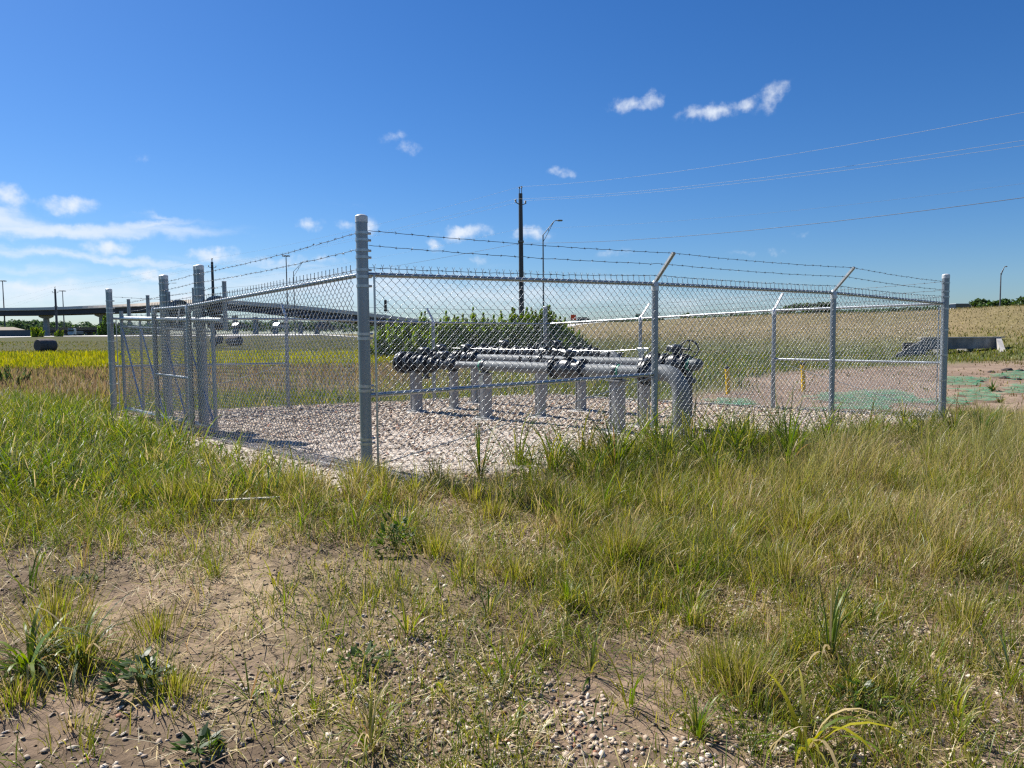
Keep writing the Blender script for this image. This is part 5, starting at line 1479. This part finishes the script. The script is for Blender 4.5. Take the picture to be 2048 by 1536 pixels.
def flyover():
    # plan path from pixel and depth, deck top heights from the photograph
    key = [(-1500, 634, 430), (-420, 622, 330), (0, 617, 300), (110, 615.5, 295), (215, 612, 288), (300, 608, 270), (380, 602.5, 240), (440, 600, 215), (520, 606, 212), (600, 614, 216), (690, 624, 226), (780, 635, 240), (860, 645, 252)]
    P = [at(a_, b_, c_) for a_, b_, c_ in key]
    dense = []
    for i in range(len(P) - 1):
        p0, p1, p2, p3 = P[max(0, i - 1)], P[i], P[i + 1], P[min(len(P) - 1, i + 2)]
        for k in range(8):
            t = k / 8
            dense.append(.5 * ((2 * p1) + (p2 - p0) * t + (2 * p0 - 5 * p1 + 4 * p2 - p3) * t * t + (3 * p1 - p0 - 3 * p2 + p3) * t ** 3))
    dense.append(P[-1])
    root = thing('flyover', (P[3].x, P[3].y, g1(P[3].x, P[3].y)), 'long highway flyover with dark girders and pale barrier crossing behind the gate', 'bridge')
    n = len(dense)

    def sweep(name, prof, mt):
        m = MB(); vs_ = []; K = len(prof)
        for i, p in enumerate(dense):
            d = (dense[min(n - 1, i + 1)] - dense[max(0, i - 1)]); d.z = 0; d.normalize(); sd = Vector((d.y, -d.x, 0))
            for (u, w_) in prof: vs_.append(p + sd * u + UPZ * w_)
        m.add(vs_, [(i * K + k, (i + 1) * K + k, (i + 1) * K + (k + 1) % K, i * K + (k + 1) % K) for i in range(n - 1) for k in range(K)] + [tuple(range(K)), tuple((n - 1) * K + k for k in range(K - 1, -1, -1))])
        return m.build(name, mt, root)
    sweep('barrier', [(5.6, 0), (5.3, 0), (5.2, -.9), (5.9, -.9)], M_CONC_B)
    sweep('barrier', [(-5.6, 0), (-5.3, 0), (-5.2, -.9), (-5.9, -.9)], M_CONC_B)
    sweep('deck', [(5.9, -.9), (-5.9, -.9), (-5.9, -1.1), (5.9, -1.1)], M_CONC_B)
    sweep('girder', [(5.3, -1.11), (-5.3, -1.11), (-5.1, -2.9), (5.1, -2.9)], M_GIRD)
    for px_, wd in ((95, 1.7), (207, 1.7), (-60, 1.7), (320, 1.6), (470, 1.3), (515, 1.3), (553, 1.3), (600, 1.2), (640, 1.2)):
        best = min(dense, key=lambda p: abs(1024 + F_PX * p.x / p.y - px_))
        zt = best.z - 2.9; zb = g1(best.x, best.y) - .5
        if zt - zb < .8: continue
        m = MB(); m.box((best.x, best.y, (zb + zt - 1.2) / 2), (wd, wd, zt - 1.2 - zb), None, .2)
        o = m.build('pier', M_PIER, root)
        if px_ > 310: continue
        c_ = MB(); c_.prism([Vector((best.x - 2.4, best.y - .9, zt - .02)), Vector((best.x + 2.4, best.y - .9, zt - .02)), Vector((best.x + 2.4, best.y - .9, zt - .6)), Vector((best.x + wd / 2 + .1, best.y - .9, zt - 1.25)), Vector((best.x - wd / 2 - .1, best.y - .9, zt - 1.25)), Vector((best.x - 2.4, best.y - .9, zt - .6))], (0, 0, 0), (0, 1.8, 0))
        c_.build('pier_cap', M_PIER, o, root)


flyover()


def retaining():
    dep = 215
    a = at(-80, 674, dep); b = at(84, 672, dep); zt = at(20, 660.5, dep).z
    root = thing('retaining_wall', (b.x, dep, g1(b.x, dep)), 'low grey retaining wall with a tan slope behind it, below the flyover', 'wall')
    m = MB(); m.box(((a.x + b.x) / 2, dep + .3, (a.z - 1 + zt) / 2), (b.x - a.x, .6, zt - a.z + 1)); m.build('wall_face', M_WALLG, root)
    m = MB(); m.prism([Vector((a.x, dep + .7, zt)), Vector((b.x - 5, dep + .7, zt)), Vector((b.x - 14, dep + 9, zt + 1.0)), Vector((a.x, dep + 9, zt + 1.1))], (0, 0, 0), (0, 0, .05)); m.build('slope', M_SLOPE, root)
    c0 = at(75, 661, 330); c1 = at(205, 658, 330)
    root = thing('low_bridge', (c0.x, 330, g1(c0.x, 330)), 'distant low grey bridge under the flyover, in front of the trees', 'bridge')
    m = MB(); m.box(((c0.x + c1.x) / 2, 332, c0.z + .6), (c1.x - c0.x, 8, 1.3)); m.build('deck', M_SLOPE, root)
    m = MB(); m.box(((c0.x + c1.x) / 2, 332, c0.z - .55), (c1.x - c0.x, 7, 1.0)); m.build('girder', M_GIRD, root)
    for k in range(6):
        x_ = c0.x + (c1.x - c0.x) * (k + .5) / 6; m = MB(); m.box((x_, 332, c0.z - 3), (.9, 5, 4)); m.build('pier', M_PIER, root)


retaining()

# ------------------------------------------------------------------ trees and bushes
def leaf_cloud(centers, radii, per, lsize, cols, name, mt, parent, origin, squash=.8, up=False):
    """leaf-sized faces spread through overlapping clumps"""
    cs = np.array(centers, float); rs = np.array(radii, float)
    i = np.repeat(np.arange(len(cs)), per); n = len(i)
    d = rng.normal(0, 1, (n, 3)); d /= np.linalg.norm(d, axis=1, keepdims=True)
    rr = rs[i] * rng.random(n) ** .45
    p = cs[i] + d * rr[:, None] * np.array([1, 1, squash])
    a = rng.normal(0, 1, (n, 3)); a /= np.linalg.norm(a, axis=1, keepdims=True)
    if up: a = a * .30 + np.array([.12, 0, 1.0]); a /= np.linalg.norm(a, axis=1, keepdims=True)
    b = np.cross(a, rng.normal(0, 1, (n, 3))); b /= np.linalg.norm(b, axis=1, keepdims=True)
    s = lsize * rng.uniform(.6, 1.4, n)[:, None]; asp = .22 if up else .55
    V = np.stack([p - a * s, p + b * s * asp, p + a * s, p - b * s * asp], 1).reshape(-1, 3)
    q = np.arange(n * 4).reshape(-1, 4)
    tone = (rng.random((len(cs), 1))[i] * .6 + .75) * (1.55 if up else 1)
    cc = np.repeat(pcol(n, *cols) * tone, 4, 0)
    return mesh_np(name, V, q.ravel(), np.full(n, 4), mt, parent, cc, False, origin)


def tree(q, h, wd, lab, group, cols, seed_n=26, per=150, lsize=.28, name='tree'):
    loc = Vector(q); root = thing(name, tuple(loc), lab, 'tree', group)
    m = MB(); m.poly([loc - UPZ * .3, loc + UPZ * h * .3, loc + Vector((.1, 0, h * .6))], [h * .035, h * .028, h * .012], 7)
    for k in range(5):
        a_ = 6.283 * k / 5 + random.random(); m.poly([loc + UPZ * h * (.25 + .06 * k), loc + Vector((math.cos(a_) * wd * .28, math.sin(a_) * wd * .28, h * (.5 + .07 * k)))], [h * .016, h * .006], 5)
    m.build('trunk', M_BARK, root)
    cs = []; rs = []
    for k in range(seed_n):
        a_ = random.uniform(0, 6.28); r_ = wd * .42 * math.sqrt(random.random()); f = random.uniform(.3, 1)
        env = math.sin(math.pi * min(1, max(0, (f - .18) / .95))) ** .6
        cs.append((loc.x + math.cos(a_) * r_ * env, loc.y + math.sin(a_) * r_ * env, loc.z + h * f * .9)); rs.append(random.uniform(.10, .19) * wd)
    leaf_cloud(cs, rs, per, lsize, cols, 'crown', M_TREE, root, tuple(loc))


DK = (['deep', 'deep', 'fresh', 'blue'], [5, 3, 1.2, 2])
# trees along the top of the embankment
for px, pyb, dep, h, w_, lab in ((1382, 645, 190, 4.4, 6.5, 'small dark tree over the ridge, left of the others'), (1576, 632, 150, 4.4, 5.0, 'dark round tree above the far end of the white rail'), (1612, 630, 150, 4.6, 5.5, 'dark tree beside the round one on the ridge'), (1644, 630, 152, 4.7, 5.8, 'dark spreading tree just left of the second line post'),
                                 (1962, 617, 150, 4.0, 5.5, 'leftmost dark tree on the ridge at the far right'), (1985, 616, 148, 3.3, 5.0, 'dark tree left of the lone ridge lamp'), (2022, 616, 150, 4.0, 6.0, 'dark tree right of the lone ridge lamp'), (2052, 616, 150, 4.2, 6.0, 'dark tree at the right edge on the ridge')):
    q = at(px, pyb, dep); q.z -= 1.6; tree(q, h * .85, w_ * .9, lab, 'dark trees along the ridge', DK, 22, 110, .30)

# long low far woods: nobody could count the trees
def woods():
    cs = []; rs = []
    for px in np.arange(-160, 330, 3.2):
        base = 662; top = 637 + 9 * (1 - fb(np.array([px]), np.array([3.]), 60, 301)[0] * 1.7) + random.uniform(-3, 5)
        dep = random.uniform(400, 480); a_ = at(px, base, dep); b_ = at(px, top, dep)
        k = max(2, int((b_.z - a_.z) / 2.2))
        for j in range(k): cs.append((a_.x + random.uniform(-2, 2), dep + random.uniform(-6, 6), a_.z - 1 + (b_.z - a_.z) * j / k)); rs.append(random.uniform(1.8, 3.1))
    o = leaf_cloud(cs, rs, 60, .75, (['blue', 'blue', 'deep'], [3, 3, 2]), 'far_woods', M_TREE, None, None)  # distance haze put into the leaf colours as extra blue
    tag(o, 'dark line of far woods below the flyover at left', 'woods', kind='stuff')
    cs = []; rs = []
    for px in np.arange(1090, 2080, 4):
        edge = 648 - (px - 1090) * (33 / 800); dep = random.uniform(230, 300); a_ = at(px, edge + 3, dep)
        if fb(np.array([px]), np.array([9.]), 50, 311)[0] < .42: continue
        for j in range(2): cs.append((a_.x, dep, a_.z + j * .9 - .6)); rs.append(random.uniform(.7, 1.5))
    for px in np.arange(440, 780, 5):
        dep = random.uniform(300, 340); a_ = at(px, 656, dep)
        for j in range(3): cs.append((a_.x, dep, a_.z + j * 1.2 - .6)); rs.append(random.uniform(1.0, 1.9))
    o = leaf_cloud(cs, rs, 45, .42, (['deep', 'blue', 'deep'], [3, 3, 2]), 'far_hedgerow', M_TREE, None, None)
    tag(o, 'thin dark hedgerow far off behind ridge and ramp', 'woods', kind='stuff')


woods()


def bush(px, pyb, dep, h, w_, lab, cols, per=420, lsize=.16, n=26):
    q = at(px, pyb, dep); q.z = g1(q.x, q.y); root = thing('bush', tuple(q), lab, 'bush', 'bushes behind the yard')
    m = MB(); cs = []; rs = []
    for k in range(n):
        a_ = random.uniform(0, 6.28); r_ = w_ * .5 * math.sqrt(random.random()); f = random.uniform(.05, 1)
        top = Vector((q.x + math.cos(a_) * r_ + h * .05, q.y + math.sin(a_) * r_ * .6, q.z + h * (1 - .45 * (r_ / (w_ * .5)) ** 2) * random.uniform(.68, 1.10)))
        ft = q + Vector((math.cos(a_) * r_ * .6, math.sin(a_) * r_ * .4, -.05)); m.poly([ft, ft.lerp(top, .6), top], [.03, .018, .006], 5)
        for j in range(7):
            g = .12 + .88 * j / 6; p = ft.lerp(top, g); cs.append(tuple(p)); rs.append((.50 * (1 - g) ** .7 + .045) * (h / 2.6))
    m.build('trunks', M_BARK, root)
    leaf_cloud(cs, rs, per // 6, lsize, cols, 'foliage', M_BUSH, root, tuple(q), 1.3, True)


BG = (['fresh', 'olive', 'deep', 'fresh'], [5, 2.4, 2.2, 2])
for px, h, w_, lab in ((788, 2.4, 3.6, 'lowest bush at the left end of the thicket'), (845, 2.75, 3.6, 'bush above the back fence post in the thicket'), (900, 2.85, 3.4, 'bush just right of the back fence post in the thicket'), (952, 2.95, 3.8, 'tall bush in the middle of the thicket, left of the utility pole'),
                       (1010, 3.0, 3.6, 'bush in front of the nearest utility pole'), (1060, 3.05, 3.2, 'bush just right of the nearest utility pole'), (1092, 3.2, 2.8, 'tallest feathery bush at the right end of the thicket'), (1130, 1.9, 2.6, 'low bush trailing off at the right of the thicket')):
    bush(px, 708, 46 + random.uniform(-1.2, 1.2), h, w_, lab, BG, 640, .10, 62)
bush(1113, 655, 120, 3.0, 3.6, 'small yellowish bush right of the thicket, near the orange sign', (['yellow', 'olive'], [3, 2]), 240, .2, 14)
bush(28, 762, 26, .75, 1.5, 'scraggly grey green shrub at the left edge of the meadow', (['deep', 'blue', 'brown'], [3, 3, 2]), 150, .05, 14)
bush(72, 676, 150, 2.0, 3.4, 'green shrub by the road below the flyover pier', BG, 240, .22, 16)
bush(118, 675, 151, 1.3, 2.2, 'small green shrub at the foot of the farthest pole', BG, 200, .22, 10)
bush(212, 672, 165, 4.2, 3.6, 'dark green shrub beside the gate latch post, far behind', DK, 420, .26, 20)

# ------------------------------------------------------------------ vehicles
def car(px, pyb, dep, col, yaw, lab, kind='car'):
    q = at(px, pyb, dep); root = thing('parked_car' if 'parked' in lab else 'car', (q.x, q.y, q.z), lab, 'truck' if kind == 'truck' else 'car', 'vehicles on the roads')
    mt = simple('car_paint', col, .3, .1, .05, 2)
    R = Matrix.Rotation(yaw, 3, 'Z'); T = lambda x, y, z: q + R @ Vector((x, y, z))
    if kind == 'truck':
        m = MB(); m.box(T(2.6, 0, 1.9), (2.2, 2.4, 2.6), R, .25); m.box(T(3.9, 0, 1.2), (1.2, 2.1, 1.2), R, .2); m.build('cab', mt, root)
        m = MB(); m.box(T(-2.4, 0, 1.5), (6.8, 2.3, 1.2), R, .1); m.build('bed', M_LAMP, root)
        m = MB(); m.box(T(3.62, 0, 2.35), (.3, 2.0, .8), R, .05); m.build('windscreen', M_GLASS, root)
        wh = ((3.6, 1.05), (3.6, -1.05), (-3.6, 1.05), (-3.6, -1.05), (-2.4, 1.05), (-2.4, -1.05)); wr = .5
    else:
        hb = .62 if kind == 'car' else .8
        pr = [(-2.2, .35), (2.2, .35), (2.25, .75), (2.0, hb + .25), (1.2, hb + .35), (-2.1, hb + .35), (-2.25, .8)]
        m = MB(); m.prism([T(x, -.9, z) for x, z in pr], (0, 0, 0), R @ Vector((0, 1.8, 0))); m.build('body', mt, root)
        tp = hb + .95 if kind == 'car' else hb + 1.1
        pc = [(1.2, hb + .35), (.45, tp), (-1.3 if kind == 'car' else -1.9, tp), (-2.0, hb + .35)]
        m = MB(); m.prism([T(x, -.78, z) for x, z in pc], (0, 0, 0), R @ Vector((0, 1.56, 0))); o = m.build('windows', M_GLASS, root)
        m = MB(); m.box(T((.45 + pc[2][0]) / 2, 0, tp + .025), (.45 - pc[2][0], 1.5, .06), R); m.build('roof', mt, root)
        wh = ((1.4, .86), (1.4, -.86), (-1.4, .86), (-1.4, -.86)); wr = .34
    for (x, y) in wh:
        m = MB(); a_ = T(x, y - .11, wr); b_ = T(x, y + .11, wr); m.tube(a_, b_, wr, 14); m.build('wheel', M_TYRE, root)


car(150, 673, 300, (.75, .75, .74), rad(-80), 'white truck driving towards us on the left road', 'truck')
car(480, 658, 190, (.05, .06, .08), rad(70), 'dark car on the road above the round bale')
car(562, 658, 190, (.6, .6, .6), rad(65), 'silver car under the ramp piers')
car(652, 661, 165, (.02, .025, .035), rad(70), 'black car on the road left of the near corner post', 'suv')
car(1170, 650, 190, (.05, .09, .08), rad(4), 'dark green pickup beside the orange sign', 'suv')
car(1926, 630, 130, (.75, .75, .75), rad(5), 'white van roof just showing over the embankment', 'suv')

# ------------------------------------------------------------------ signs
c0 = at(1147, 635, 128); zb = g1(c0.x, c0.y)
root = thing('road_sign', (c0.x, c0.y, zb), 'square orange road work sign on two posts above the ridge', 'sign')
m = MB(); m.box(c0, (.95, .05, .95), None, .01); m.build('sign_panel', M_ORNG, root)
for k in (-1, 1):
    m = MB(); m.tube((c0.x + .3 * k, c0.y + .06, zb - .3), (c0.x + .3 * k, c0.y + .06, c0.z + .3), .04, 6); m.build('leg', M_WHITE, root)
c0 = at(1277, 631, 240); zb = g1(c0.x, c0.y)
root = thing('highway_sign', (c0.x, c0.y, zb), 'small distant green highway sign behind the ridge', 'sign')
m = MB(); m.box(c0, (2.0, .08, 1.2), None, .02); m.build('sign_panel', M_SGRN, root)
for k in (-1, 1):
    m = MB(); m.tube((c0.x + .6 * k, c0.y + .1, zb - 1), (c0.x + .6 * k, c0.y + .1, c0.z + .4), .07, 6); m.build('leg', M_LAMP, root)
c0 = at(771, 609, 170); zb = g1(c0.x, c0.y)
root = thing('traffic_sign', (c0.x, c0.y, zb), 'narrow dark road sign seen edge on right of the corner post', 'sign')
m = MB(); m.box(c0, (.55, .5, 2.0), None, .04); m.box(c0 - UPZ * 1.3, (.75, .5, .5), None, .04); m.build('sign_panel', M_BLK, root)
m = MB(); m.tube((c0.x, c0.y + .3, zb - .3), (c0.x, c0.y + .3, c0.z + .6), .08, 6); m.build('pole', M_LAMP, root)

sc = bpy.context.scene
sc.cycles.max_bounces = 6
sc.cycles.transparent_max_bounces = 12
sc.cycles.use_denoising = False
sc.cycles.filter_width = 1.3
try:
    sc.cycles.denoiser = 'OPENIMAGEDENOISE'
except Exception:
    pass
